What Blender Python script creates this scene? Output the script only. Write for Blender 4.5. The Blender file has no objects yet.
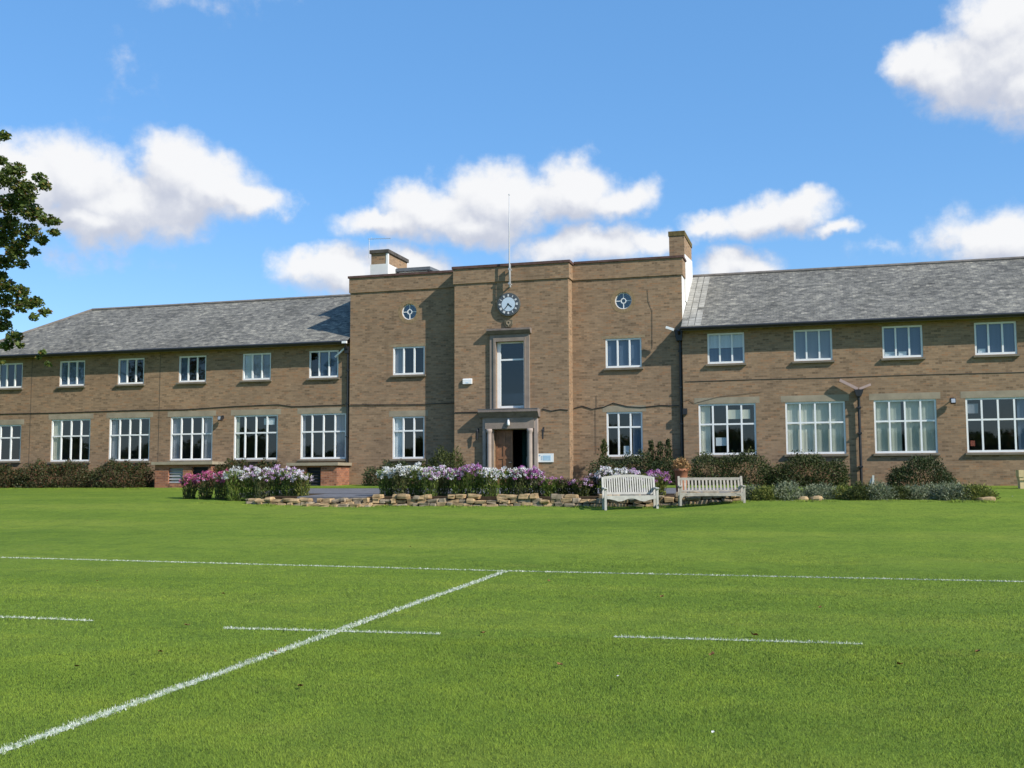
import bpy, math, random
import numpy as np
from mathutils import Vector, Matrix

C = bpy.context.scene
COL = C.collection
random.seed(7)
RNG = np.random.default_rng(11)
RAD = math.radians

# ------------------------------------------------------------------ camera
F_PX, YAW, PITCH, ROLL, EYE = 1065.0, RAD(16.12), RAD(5.037), RAD(-0.237), 1.55
_fw = Vector((-math.sin(YAW) * math.cos(PITCH), math.cos(YAW) * math.cos(PITCH), math.sin(PITCH)))
_rt = Vector((math.cos(YAW), math.sin(YAW), 0))
_up = _rt.cross(_fw)
cd = bpy.data.cameras.new('camera')
cam = bpy.data.objects.new('camera', cd)
COL.objects.link(cam)
cd.sensor_width = 36.0
cd.lens = F_PX / 1024 * 36
cd.clip_start = 0.1
cd.clip_end = 5000
_r = _rt * math.cos(ROLL) + _up * math.sin(ROLL)
_u = -_rt * math.sin(ROLL) + _up * math.cos(ROLL)
cam.matrix_world = Matrix(((_r.x, _u.x, -_fw.x, 0), (_r.y, _u.y, -_fw.y, 0), (_r.z, _u.z, -_fw.z, EYE), (0, 0, 0, 1)))
C.camera = cam


def ray(px, py):
    u = (px - 512) / F_PX
    v = (384 - py) / F_PX
    u, v = u * math.cos(ROLL) - v * math.sin(ROLL), u * math.sin(ROLL) + v * math.cos(ROLL)
    return _fw + _rt * u + _up * v


def at(px, py, Y):
    d = ray(px, py)
    d = d * (Y / d.y)
    return Vector((d.x, Y, d.z + EYE))


# ------------------------------------------------------------------ sun, sky, exposure
SUN_TO = Vector((2.3, -1.0, 1.87)).normalized()
sd = bpy.data.lights.new('sun', 'SUN')
sd.energy = 4.4
sd.angle = RAD(0.5)
sd.color = (1.0, 0.95, 0.87)
sun = bpy.data.objects.new('sun', sd)
COL.objects.link(sun)
sun.rotation_euler = (-SUN_TO).to_track_quat('-Z', 'Y').to_euler()
sun.location = (40, -30, 60)
C.view_settings.view_transform = 'Standard'
C.view_settings.look = 'None'
C.view_settings.exposure = 0.45
C.view_settings.gamma = 1.0
C.view_settings.use_curve_mapping = False
SKY_STRENGTH = 0.145


def make_world():
    w = bpy.data.worlds.new('World')
    C.world = w
    w.use_nodes = True
    nt = w.node_tree
    nt.nodes.clear()
    N = nt.nodes.new
    L = nt.links.new
    # clouds as a group: angular position -> density
    g = bpy.data.node_groups.new('cloud_density', 'ShaderNodeTree')
    g.interface.new_socket('p', in_out='INPUT', socket_type='NodeSocketVector')
    g.interface.new_socket('d', in_out='OUTPUT', socket_type='NodeSocketFloat')
    g.interface.new_socket('s', in_out='OUTPUT', socket_type='NodeSocketFloat')
    gn, gl = g.nodes.new, g.links.new
    gi = gn('NodeGroupInput')
    go = gn('NodeGroupOutput')

    def mth(op, a, b=None, c=None, clamp=False, nn=gn, ll=gl):
        n = nn('ShaderNodeMath')
        n.operation = op
        n.use_clamp = clamp
        for i, s in enumerate((a, b, c)):
            if s is None:
                continue
            if isinstance(s, (int, float)):
                n.inputs[i].default_value = s
            else:
                ll(s, n.inputs[i])
        return n.outputs[0]

    def vm(op, a, b=None, c=None, nn=gn, ll=gl):
        n = nn('ShaderNodeVectorMath')
        n.operation = op
        for i, s in enumerate((a, b, c)):
            if s is None:
                continue
            if isinstance(s, (tuple, list)):
                n.inputs[i].default_value = s
            else:
                ll(s, n.inputs[i])
        return n
    # domain warp
    nz = gn('ShaderNodeTexNoise')
    nz.inputs['Scale'].default_value = 16
    nz.inputs['Detail'].default_value = 5
    nz.inputs['Roughness'].default_value = 0.55
    gl(gi.outputs[0], nz.inputs['Vector'])
    wp = vm('MULTIPLY_ADD', vm('SUBTRACT', nz.outputs['Color'], (0.5, 0.5, 0.5)).outputs[0], (0.050, 0.050, 0), gi.outputs[0]).outputs[0]
    blobs = [
        # big cloud at left
        (25, 183, 70, 44, 1), (75, 176, 60, 44, 1), (168, 174, 50, 44, 1), (212, 188, 60, 36, 1), (130, 205, 95, 34, 1), (250, 196, 40, 20, 1),
        (95, 222, 75, 24, 1),
        # centre
        (500, 197, 74, 34, 1), (568, 192, 62, 29, 1), (436, 210, 58, 26, 1), (385, 222, 55, 16, .9), (618, 200, 44, 22, .9), (470, 222, 70, 22, 1),
        (340, 272, 58, 28, 1), (402, 268, 52, 28, 1), (300, 264, 32, 20, .9), (430, 288, 60, 20, 1), (585, 245, 70, 23, 1), (650, 242, 40, 12, .7),
        # right of the centre
        (762, 216, 46, 20, 1), (800, 214, 36, 20, .95), (715, 222, 34, 16, .8), (836, 232, 28, 8, .7), (735, 262, 44, 17, .9),
        # top right
        (998, 56, 62, 50, 1), (950, 72, 44, 36, .95), (1022, 90, 42, 32, .9), (1004, 16, 56, 38, 1), (914, 66, 28, 24, 1), (1060, 60, 60, 60, 1),
        (1000, 234, 62, 32, 1), (1050, 240, 60, 30, 1), (880, 246, 30, 6, .28),
        # wisps
        (150, -2, 60, 8, .15), (262, -6, 40, 8, .13), (139, 70, 16, 12, .10), (60, 258, 60, 10, .14),
    ]
    acc = None
    for (px, py, rx, ry, k) in blobs:
        d = ray(px, py)
        az = math.atan2(d.x, d.y)
        el = math.atan2(d.z, math.hypot(d.x, d.y))
        sx, sy = F_PX / (rx * 1.14), F_PX / (ry * 1.16)
        n = vm('MULTIPLY_ADD', wp, (sx, sy, 0), (-az * sx, -el * sy, 0))
        q = vm('LENGTH', n.outputs[0]).outputs['Value']
        v = mth('MULTIPLY_ADD', q, -k, k)
        if acc is None:
            acc = v
        else:
            n = gn('ShaderNodeMath')
            n.operation = 'SMOOTH_MAX'
            gl(acc, n.inputs[0])
            gl(v, n.inputs[1])
            n.inputs[2].default_value = 0.10
            acc = n.outputs[0]
    n2 = gn('ShaderNodeTexNoise')
    n2.inputs['Scale'].default_value = 30
    n2.inputs['Detail'].default_value = 9
    n2.inputs['Roughness'].default_value = 0.60
    gl(gi.outputs[0], n2.inputs['Vector'])
    fb = mth('MULTIPLY_ADD', n2.outputs['Fac'], 1.0, -0.50)
    gl(mth('ADD', acc, fb), go.inputs[0])
    gl(mth('ADD', acc, mth('MULTIPLY', fb, 0.30)), go.inputs[1])

    # main tree
    tc = N('ShaderNodeTexCoord')
    sep = N('ShaderNodeSeparateXYZ')
    L(tc.outputs['Generated'], sep.inputs[0])
    X, Y, Z = sep.outputs

    def m(op, a, b=None, c=None, clamp=False):
        return mth(op, a, b, c, clamp, N, L)
    az = m('ARCTAN2', X, Y)
    el = m('ARCSINE', Z)
    comb = N('ShaderNodeCombineXYZ')
    L(az, comb.inputs[0])
    L(el, comb.inputs[1])
    P0 = comb.outputs[0]

    def dens(p):
        n = N('ShaderNodeGroup')
        n.node_tree = g
        L(p, n.inputs[0])
        return n.outputs
    D0, S0 = dens(P0)
    S1 = dens(vm('ADD', P0, (0.010, 0.028, 0), nn=N, ll=L).outputs[0])[1]
    D2 = dens(vm('ADD', P0, (0.003, 0.007, 0), nn=N, ll=L).outputs[0])[0]

    def sstep(x, a, b):
        n = N('ShaderNodeMapRange')
        n.interpolation_type = 'SMOOTHSTEP'
        n.inputs['From Min'].default_value = a
        n.inputs['From Max'].default_value = b
        L(x, n.inputs['Value'])
        return n.outputs[0]
    alpha = sstep(D0, -0.06, 0.54)
    lit = m('ADD', m('SUBTRACT', S0, S1), m('MULTIPLY', m('SUBTRACT', D0, D2), 0.75))
    lit = sstep(lit, -0.55, 0.62)
    cmix = N('ShaderNodeMix')
    cmix.data_type = 'RGBA'
    L(lit, cmix.inputs[0])
    k = 1.0 / SKY_STRENGTH
    cmix.inputs[6].default_value = (0.43 * k, 0.455 * k, 0.53 * k, 1)
    cmix.inputs[7].default_value = (0.70 * k, 0.70 * k, 0.705 * k, 1)
    sky = N('ShaderNodeTexSky')
    sky.sky_type = 'NISHITA'
    sky.sun_disc = False
    sky.sun_elevation = math.asin(SUN_TO.z)
    sky.sun_rotation = math.atan2(SUN_TO.x, SUN_TO.y)
    sky.altitude = 100
    sky.air_density = 1.0
    sky.dust_density = 0.3
    sky.ozone_density = 2.2
    hs = N('ShaderNodeHueSaturation')
    hs.inputs['Hue'].default_value = 0.502
    hs.inputs['Saturation'].default_value = 1.22
    hs.inputs['Value'].default_value = 1.0
    L(sky.outputs[0], hs.inputs['Color'])
    fin = N('ShaderNodeMix')
    fin.data_type = 'RGBA'
    L(m('MULTIPLY', alpha, 0.97), fin.inputs[0])
    az_mix = N('ShaderNodeMix')
    az_mix.data_type = 'RGBA'
    az_mix.inputs[0].default_value = 0.5
    L(hs.outputs[0], az_mix.inputs[6])
    az_mix.inputs[7].default_value = (0.82, 2.12, 4.30, 1)
    L(az_mix.outputs[2], fin.inputs[6])
    L(cmix.outputs[2], fin.inputs[7])
    bg = N('ShaderNodeBackground')
    bg.inputs['Strength'].default_value = SKY_STRENGTH
    L(fin.outputs[2], bg.inputs['Color'])
    out = N('ShaderNodeOutputWorld')
    L(bg.outputs[0], out.inputs['Surface'])


make_world()


# ------------------------------------------------------------------ materials
class NT:
    def __init__(self, name):
        self.m = bpy.data.materials.new(name)
        self.m.use_nodes = True
        self.t = self.m.node_tree
        self.t.nodes.clear()
        self.out = self.n('ShaderNodeOutputMaterial')

    def n(self, typ, **kw):
        x = self.t.nodes.new(typ)
        for k, v in kw.items():
            setattr(x, k, v)
        return x

    def l(self, a, b):
        self.t.links.new(a, b)

    def coord(self, which='Object'):
        if not hasattr(self, '_tc'):
            self._tc = self.n('ShaderNodeTexCoord')
        return self._tc.outputs[which]

    def noise(self, scale, detail=4, rough=0.55, vec=None, stretch=None):
        v = vec or self.coord()
        if stretch:
            mp = self.n('ShaderNodeMapping')
            mp.inputs['Scale'].default_value = stretch
            self.l(v, mp.inputs['Vector'])
            v = mp.outputs[0]
        x = self.n('ShaderNodeTexNoise')
        x.inputs['Scale'].default_value = scale
        x.inputs['Detail'].default_value = detail
        x.inputs['Roughness'].default_value = rough
        self.l(v, x.inputs['Vector'])
        return x.outputs['Fac']

    def ramp(self, fac, stops):
        r = self.n('ShaderNodeValToRGB')
        e = r.color_ramp.elements
        while len(e) < len(stops):
            e.new(0.5)
        for i, (p, c) in enumerate(stops):
            e[i].position = p
            if isinstance(c, (int, float)):
                c = (c, c, c)
            e[i].color = (*c, 1)
        self.l(fac, r.inputs[0])
        return r.outputs[0]

    def mix(self, fac, a, b, blend='MIX'):
        x = self.n('ShaderNodeMix', data_type='RGBA', blend_type=blend)
        for i, s in ((0, fac), (6, a), (7, b)):
            if isinstance(s, (int, float)):
                x.inputs[i].default_value = s
            elif isinstance(s, tuple):
                x.inputs[i].default_value = (*s, 1)
            else:
                self.l(s, x.inputs[i])
        return x.outputs[2]

    def bump(self, h, strength=0.4, dist=0.02):
        b = self.n('ShaderNodeBump')
        b.inputs['Strength'].default_value = strength
        b.inputs['Distance'].default_value = dist
        self.l(h, b.inputs['Height'])
        return b.outputs[0]

    def bsdf(self, col, rough=0.8, normal=None, spec=0.3, metal=0.0):
        p = self.n('ShaderNodeBsdfPrincipled')
        if isinstance(col, tuple):
            p.inputs['Base Color'].default_value = (*col, 1)
        else:
            self.l(col, p.inputs['Base Color'])
        if isinstance(rough, (int, float)):
            p.inputs['Roughness'].default_value = rough
        else:
            self.l(rough, p.inputs['Roughness'])
        p.inputs['Specular IOR Level'].default_value = spec
        p.inputs['Metallic'].default_value = metal
        if normal is not None:
            self.l(normal, p.inputs['Normal'])
        return p.outputs[0]

    def done(self, sh):
        self.l(sh, self.out.inputs['Surface'])
        return self.m


M = {}


def mat_plain(name, col, rough=0.7, var=0.15, scale=3.0, spec=0.3, bump=0.0, metal=0.0):
    t = NT(name)
    f = t.noise(scale, 5, 0.6)
    lo = tuple(c * (1 - var) for c in col)
    hi = tuple(min(1, c * (1 + var)) for c in col)
    c = t.ramp(f, [(0.3, lo), (0.7, hi)])
    nrm = t.bump(t.noise(scale * 12, 4), bump, 0.01) if bump else None
    M[name] = t.done(t.bsdf(c, rough, nrm, spec, metal))
    return M[name]


def per_tile(t, uv, w, h):
    """one random number for each brick or slate of a half-bond pattern"""
    sp = t.n('ShaderNodeSeparateXYZ')
    t.l(uv, sp.inputs[0])

    def mt(op, x, y=None, z=None):
        n = t.n('ShaderNodeMath', operation=op)
        for i, q in enumerate((x, y, z)):
            if q is None:
                continue
            if isinstance(q, (int, float)):
                n.inputs[i].default_value = q
            else:
                t.l(q, n.inputs[i])
        return n.outputs[0]
    row = mt('FLOOR', mt('DIVIDE', sp.outputs[1], h))
    off = mt('MULTIPLY', mt('FLOORED_MODULO', row, 2.0), 0.5)
    colm = mt('FLOOR', mt('SUBTRACT', mt('DIVIDE', sp.outputs[0], w), off))
    cb = t.n('ShaderNodeCombineXYZ')
    t.l(colm, cb.inputs[0])
    t.l(row, cb.inputs[1])
    wn = t.n('ShaderNodeTexWhiteNoise', noise_dimensions='2D')
    t.l(cb.outputs[0], wn.inputs['Vector'])
    return wn.outputs['Value']


def mat_brick(name, c1, c2, cm, rust):
    t = NT(name)
    uv = t.coord('UV')
    b = t.n('ShaderNodeTexBrick')
    b.inputs['Scale'].default_value = 1.0
    b.inputs['Brick Width'].default_value = 0.235
    b.inputs['Row Height'].default_value = 0.078
    b.inputs['Mortar Size'].default_value = 0.006
    b.inputs['Mortar Smooth'].default_value = 0.3
    t.l(uv, b.inputs['Vector'])
    # every brick its own tone: a few burnt ones, a few orange, most buff
    rv = per_tile(t, uv, 0.235, 0.078)
    dark = tuple(x * 0.72 for x in c2)
    c = t.ramp(rv, [(0.0, dark), (0.12, c2), (0.5, c1), (0.82, tuple(x * 1.12 for x in c1)), (0.94, rust), (1.0, tuple(x * 1.25 for x in c1))])
    fm = t.noise(1.0, 3, 0.65, uv, (4.2, 11.0, 1))
    c = t.mix(0.5, c, t.ramp(fm, [(0.32, (0.66, 0.66, 0.68)), (0.5, (1, 1, 1)), (0.7, (1.22, 1.2, 1.15))]), 'MULTIPLY')
    c = t.mix(b.outputs['Fac'], c, cm)
    f2 = t.noise(0.30, 5, 0.6, uv, (1, 1.3, 1))
    c = t.mix(0.8, c, t.ramp(f2, [(0.3, (0.76, 0.76, 0.78)), (0.55, (1, 1, 1)), (0.75, (1.14, 1.10, 1.04))]), 'MULTIPLY')
    f3 = t.noise(0.45, 4, 0.65, uv, (0.8, 1.6, 1))
    c = t.mix(t.ramp(f3, [(0.56, 0.0), (0.8, 0.35)]), c, rust)
    f4 = t.noise(1.0, 4, 0.6, uv, (1.8, 0.16, 1))
    c = t.mix(t.ramp(f4, [(0.6, 0.0), (0.8, 0.40)]), c, tuple(x * 0.42 for x in c1))
    nrm = t.bump(b.outputs['Fac'], -0.35, 0.01)
    M[name] = t.done(t.bsdf(c, 0.9, nrm, 0.15))


def mat_slate():
    t = NT('slate')
    uv = t.coord('UV')
    b = t.n('ShaderNodeTexBrick')
    b.inputs['Scale'].default_value = 1.0
    b.inputs['Brick Width'].default_value = 0.24
    b.inputs['Row Height'].default_value = 0.15
    b.inputs['Mortar Size'].default_value = 0.008
    b.inputs['Mortar Smooth'].default_value = 0.1
    b.inputs['Color1'].default_value = (0.150, 0.142, 0.123, 1)
    b.inputs['Color2'].default_value = (0.176, 0.166, 0.143, 1)
    b.inputs['Mortar'].default_value = (0.10, 0.10, 0.10, 1)
    t.l(uv, b.inputs['Vector'])
    rv = per_tile(t, uv, 0.24, 0.15)
    c = t.mix(0.8, b.outputs['Color'], t.ramp(rv, [(0.0, (0.62, 0.62, 0.64)), (0.2, (0.9, 0.9, 0.9)), (0.7, (1.05, 1.05, 1.03)), (0.9, (1.35, 1.33, 1.28)), (1.0, (1.7, 1.66, 1.58))]), 'MULTIPLY')
    f1 = t.noise(1.0, 6, 0.85, uv, (2.6, 4.6, 1))
    c = t.mix(0.95, c, t.ramp(f1, [(0.35, (0.36, 0.36, 0.35)), (0.5, (1, 1, 1)), (0.66, (1.9, 1.86, 1.74))]), 'MULTIPLY')
    f2 = t.noise(0.35, 5, 0.65, uv, (1, 0.7, 1))
    c = t.mix(0.8, c, t.ramp(f2, [(0.32, (0.62, 0.62, 0.61)), (0.52, (1, 1, 1)), (0.72, (1.3, 1.29, 1.24))]), 'MULTIPLY')
    f3 = t.noise(1.4, 5, 0.7, uv, (1.0, 1.8, 1))
    c = t.mix(t.ramp(f3, [(0.62, 0.0), (0.74, 0.6)]), c, (0.06, 0.062, 0.045))
    f4 = t.noise(2.3, 5, 0.7, uv, (0.8, 2.2, 1))
    c = t.mix(t.ramp(f4, [(0.64, 0.0), (0.74, 0.55)]), c, (0.46, 0.45, 0.42))
    h = t.mix(0.5, b.outputs['Fac'], f1)
    M['slate'] = t.done(t.bsdf(c, 0.8, t.bump(h, 0.5, 0.02), 0.25))


def mat_leaf(name, stops, trans=0.25, rough=0.6):
    t = NT(name)
    g = t.n('ShaderNodeNewGeometry')
    c = t.ramp(g.outputs['Random Per Island'], stops)
    p = t.bsdf(c, rough, None, 0.25)
    tr = t.n('ShaderNodeBsdfTranslucent')
    t.l(c, tr.inputs[0])
    mx = t.n('ShaderNodeMixShader')
    mx.inputs[0].default_value = trans
    t.l(p, mx.inputs[1])
    t.l(tr.outputs[0], mx.inputs[2])
    M[name] = t.done(mx.outputs[0])


def lawn_colour(t):
    """patchy turf colour, in world metres"""
    f1 = t.noise(0.25, 5, 0.62, None, (0.28, 1.25, 1))
    f2 = t.noise(1.6, 5, 0.65)
    c = t.ramp(f1, [(0.3, (0.106, 0.168, 0.021)), (0.5, (0.138, 0.203, 0.025)), (0.72, (0.184, 0.233, 0.034))])
    c = t.mix(0.8, c, t.ramp(f2, [(0.3, (0.76, 0.80, 0.84)), (0.5, (1, 1, 1)), (0.75, (1.26, 1.17, 1.0))]), 'MULTIPLY')
    f3 = t.noise(0.9, 4, 0.6, None, (0.5, 1.5, 1))
    c = t.mix(t.ramp(f3, [(0.6, 0.0), (0.8, 0.4)]), c, (0.19, 0.20, 0.045))
    return c


def mat_lawn():
    t = NT('lawn')
    c = lawn_colour(t)
    f = t.noise(14, 6, 0.75, None, (1, 0.6, 1))
    c = t.mix(0.8, c, t.ramp(f, [(0.3, (0.55, 0.58, 0.55)), (0.5, (1, 1, 1)), (0.7, (1.35, 1.3, 1.3))]), 'MULTIPLY')
    h = t.noise(60, 4, 0.7)
    M['lawn'] = t.done(t.bsdf(c, 0.95, t.bump(h, 0.7, 0.03), 0.1))
    t = NT('grass_blade')
    c = lawn_colour(t)
    g = t.n('ShaderNodeNewGeometry')
    c = t.mix(0.85, c, t.ramp(g.outputs['Random Per Island'], [(0.0, (1.32, 1.34, 1.25)), (0.55, (1.62, 1.62, 1.5)), (0.93, (1.95, 1.88, 1.65)), (1.0, (2.5, 2.2, 3.2))]), 'MULTIPLY')
    # turf is lit like the soft surface it makes: blade normals lean to the sky
    va = t.n('ShaderNodeVectorMath', operation='MULTIPLY_ADD')
    t.l(g.outputs['Normal'], va.inputs[0])
    va.inputs[1].default_value = (0.4, 0.4, 0.4)
    va.inputs[2].default_value = (0, 0, 1)
    vn = t.n('ShaderNodeVectorMath', operation='NORMALIZE')
    t.l(va.outputs[0], vn.inputs[0])
    p = t.bsdf(c, 0.6, vn.outputs[0], 0.2)
    tr = t.n('ShaderNodeBsdfTranslucent')
    t.l(c, tr.inputs[0])
    mx = t.n('ShaderNodeMixShader')
    mx.inputs[0].default_value = 0.18
    t.l(p, mx.inputs[1])
    t.l(tr.outputs[0], mx.inputs[2])
    M['grass_blade'] = t.done(mx.outputs[0])
    t = NT('line_paint')
    g = t.n('ShaderNodeNewGeometry')
    f = t.noise(25, 4, 0.7)
    c = t.mix(t.ramp(f, [(0.40, 1.0), (0.58, 0.0)]), (0.60, 0.61, 0.56), (0.20, 0.28, 0.10))
    c = t.mix(0.7, c, t.ramp(g.outputs['Random Per Island'], [(0.0, (0.7, 0.75, 0.66)), (0.4, (1, 1, 1))]), 'MULTIPLY')
    M['line_paint'] = t.done(t.bsdf(c, 0.9, None, 0.1))


def mat_glass():
    t = NT('window_glass')
    fr = t.n('ShaderNodeFresnel')
    gm = t.n('ShaderNodeNewGeometry')
    io = t.n('ShaderNodeMapRange')
    io.inputs['To Min'].default_value = 1.6
    io.inputs['To Max'].default_value = 1 / 1.6
    t.l(gm.outputs['Backfacing'], io.inputs['Value'])
    t.l(io.outputs[0], fr.inputs['IOR'])
    nrm = t.bump(t.noise(0.9, 2, 0.5), 0.012, 0.05)
    t.l(nrm, fr.inputs['Normal'])
    tr = t.n('ShaderNodeBsdfTransparent')
    tr.inputs[0].default_value = (0.90, 0.94, 0.94, 1)
    gl = t.n('ShaderNodeBsdfGlossy')
    gl.inputs['Roughness'].default_value = 0.02
    t.l(nrm, gl.inputs['Normal'])
    mx = t.n('ShaderNodeMixShader')
    ad = t.n('ShaderNodeMath', operation='MULTIPLY', use_clamp=True)
    t.l(fr.outputs[0], ad.inputs[0])
    ad.inputs[1].default_value = 1.6
    t.l(ad.outputs[0], mx.inputs[0])
    t.l(tr.outputs[0], mx.inputs[1])
    t.l(gl.outputs[0], mx.inputs[2])
    M['window_glass'] = t.done(mx.outputs[0])


def mat_cloth(name, col, trans=0.3):
    t = NT(name)
    f = t.noise(9, 3, 0.5, None, (1, 1, 0.05))
    c = t.ramp(f, [(0.3, tuple(x * 0.86 for x in col)), (0.7, col)])
    p = t.bsdf(c, 0.9, None, 0.1)
    tr = t.n('ShaderNodeBsdfTranslucent')
    t.l(c, tr.inputs[0])
    mx = t.n('ShaderNodeMixShader')
    mx.inputs[0].default_value = trans
    t.l(p, mx.inputs[1])
    t.l(tr.outputs[0], mx.inputs[2])
    M[name] = t.done(mx.outputs[0])


mat_brick('buff_brick', (0.282, 0.186, 0.112), (0.236, 0.154, 0.093), (0.258, 0.200, 0.138), (0.295, 0.165, 0.088))
mat_brick('red_brick', (0.30, 0.125, 0.070), (0.22, 0.085, 0.052), (0.28, 0.22, 0.17), (0.34, 0.13, 0.06))
mat_slate()
mat_lawn()
mat_glass()
mat_plain('white_paint', (0.76, 0.76, 0.74), 0.45, 0.05, 4, 0.4)
mat_plain('white_render', (0.68, 0.67, 0.63), 0.85, 0.10, 1.2, 0.2, 0.3)
mat_plain('concrete', (0.285, 0.240, 0.172), 0.9, 0.18, 2.2, 0.2, 0.3)
mat_plain('soldier_brick', (0.27, 0.205, 0.128), 0.9, 0.2, 6, 0.15, 0.3)
mat_plain('sunlit_column_stone', (0.34, 0.275, 0.235), 0.85, 0.14, 2.6, 0.2, 0.2)  # paler than the portal: sunlight on the column sides is in this colour
mat_plain('shaded_cornice_stone', (0.19, 0.155, 0.135), 0.9, 0.25, 3, 0.15, 0.3)  # darkened stone: the shadow under the cornices is in the colour
mat_plain('shaded_sill_concrete', (0.17, 0.145, 0.11), 0.9, 0.2, 3, 0.15, 0.3)  # grey-brown concrete, darkened in colour for the shade on the sills
mat_plain('portal_stone', (0.235, 0.190, 0.155), 0.85, 0.16, 2.6, 0.2, 0.25)
mat_plain('coping_tile', (0.105, 0.060, 0.050), 0.85, 0.35, 5, 0.2, 0.4)
mat_plain('mossy_cap', (0.125, 0.095, 0.042), 0.95, 0.35, 6, 0.1, 0.5)
mat_plain('black_iron', (0.022, 0.022, 0.024), 0.45, 0.2, 6, 0.4)
mat_plain('ridge_clay', (0.17, 0.15, 0.135), 0.9, 0.3, 3, 0.2, 0.3)
mat_plain('fascia', (0.075, 0.062, 0.048), 0.7, 0.2, 3)
mat_plain('soffit', (0.28, 0.23, 0.14), 0.8, 0.15, 3)
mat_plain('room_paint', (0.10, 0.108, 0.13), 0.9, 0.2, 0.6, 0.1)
mat_plain('door_oak', (0.215, 0.105, 0.055), 0.55, 0.35, 5, 0.35)
mat_plain('green_door_reflection', (0.016, 0.045, 0.040), 0.35, 0.2, 4, 0.4)  # flat dark green carries the teal reflection of a glazed door
mat_plain('asphalt', (0.135, 0.135, 0.145), 0.95, 0.2, 3, 0.15, 0.5)
mat_plain('soil', (0.060, 0.042, 0.026), 1.0, 0.4, 5, 0.05, 0.8)
mat_plain('terracotta', (0.36, 0.155, 0.085), 0.8, 0.2, 6, 0.2)
mat_plain('bleached_wood', (0.44, 0.42, 0.37), 0.7, 0.14, 7, 0.25)
mat_plain('weathered_wood', (0.36, 0.325, 0.27), 0.8, 0.22, 7, 0.2)
mat_plain('pale_wood', (0.62, 0.47, 0.25), 0.7, 0.15, 5, 0.25)
mat_plain('stone', (0.36, 0.25, 0.135), 0.95, 0.5, 3.2, 0.15, 0.8)
mat_plain('stone_brown', (0.26, 0.205, 0.14), 0.95, 0.5, 4, 0.15, 0.8)  # duller brown stone, mixed at random into the walls
mat_plain('bark', (0.085, 0.065, 0.045), 0.95, 0.3, 5, 0.1, 0.6)
mat_plain('stem_green', (0.075, 0.095, 0.030), 0.8, 0.3, 5)
mat_plain('leaf_brown', (0.20, 0.095, 0.035), 0.8, 0.3, 30)
mat_plain('leaf_red', (0.28, 0.075, 0.05), 0.8, 0.3, 30)
mat_plain('leaf_white', (0.72, 0.70, 0.66), 0.8, 0.1, 30)
mat_plain('dial_blue', (0.50, 0.58, 0.66), 0.5, 0.05, 5)
mat_plain('dial_grey', (0.075, 0.085, 0.10), 0.5, 0.1, 5)
mat_plain('sign_blue', (0.42, 0.58, 0.70), 0.5, 0.03, 5)
mat_plain('sign_ink', (0.12, 0.20, 0.32), 0.5, 0.05, 5)
mat_plain('galvanised', (0.42, 0.43, 0.44), 0.45, 0.1, 6, 0.5, 0, 0.4)
mat_plain('felt_roof', (0.12, 0.13, 0.14), 0.9, 0.2, 4)
mat_plain('pink_pipe', (0.42, 0.30, 0.265), 0.6, 0.12, 5)
mat_cloth('cream_cloth', (0.78, 0.74, 0.60), 0.2)
mat_cloth('grey_cloth', (0.33, 0.34, 0.38), 0.2)
mat_cloth('blue_cloth_and_sky', (0.125, 0.175, 0.255), 0.2)  # curtains, and blinds standing in for sky reflected in upper panes
mat_cloth('green_cloth', (0.56, 0.57, 0.47), 0.2)
mat_cloth('paper', (0.82, 0.84, 0.85), 0.2)
mat_leaf('tree_leaf', [(0.0, (0.05, 0.08, 0.018)), (0.45, (0.10, 0.14, 0.030)), (0.85, (0.16, 0.19, 0.045)), (0.94, (0.20, 0.14, 0.03)), (1.0, (0.22, 0.10, 0.03))], 0.4, 0.5)
mat_leaf('hedge_leaf', [(0.0, (0.020, 0.028, 0.008)), (0.42, (0.042, 0.053, 0.016)), (0.78, (0.075, 0.076, 0.026)), (0.9, (0.120, 0.064, 0.030)), (1.0, (0.16, 0.055, 0.030))], 0.15)
mat_leaf('green_hedge_leaf', [(0.0, (0.020, 0.030, 0.009)), (0.45, (0.042, 0.060, 0.017)), (0.85, (0.072, 0.085, 0.026)), (1.0, (0.11, 0.10, 0.035))], 0.15)
mat_leaf('dark_shrub_leaf', [(0.0, (0.016, 0.028, 0.009)), (0.5, (0.034, 0.054, 0.017)), (0.85, (0.062, 0.080, 0.026)), (1.0, (0.095, 0.08, 0.035))], 0.15)
mat_leaf('olive_leaf', [(0.0, (0.03, 0.045, 0.01)), (0.5, (0.06, 0.075, 0.018)), (1.0, (0.10, 0.11, 0.03))], 0.25)
mat_leaf('bright_leaf', [(0.0, (0.06, 0.10, 0.018)), (0.5, (0.13, 0.19, 0.032)), (0.9, (0.15, 0.19, 0.035)), (1.0, (0.23, 0.22, 0.06))], 0.3)
mat_leaf('dark_stalk_leaf', [(0.0, (0.032, 0.044, 0.014)), (0.5, (0.075, 0.10, 0.026)), (1.0, (0.13, 0.11, 0.05))], 0.2)
mat_leaf('silver_leaf', [(0.0, (0.09, 0.11, 0.055)), (0.5, (0.18, 0.21, 0.115)), (1.0, (0.30, 0.31, 0.21))], 0.2)
mat_leaf('lime_leaf', [(0.0, (0.06, 0.085, 0.015)), (0.5, (0.13, 0.16, 0.03)), (1.0, (0.25, 0.24, 0.06))], 0.25)
mat_leaf('white_petal', [(0.0, (0.55, 0.55, 0.55)), (0.3, (0.80, 0.80, 0.78)), (0.93, (0.84, 0.84, 0.80)), (1.0, (0.75, 0.60, 0.15))], 0.25)
mat_leaf('lilac_petal', [(0.0, (0.36, 0.16, 0.36)), (0.5, (0.58, 0.36, 0.58)), (1.0, (0.78, 0.64, 0.76))], 0.25)
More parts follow.
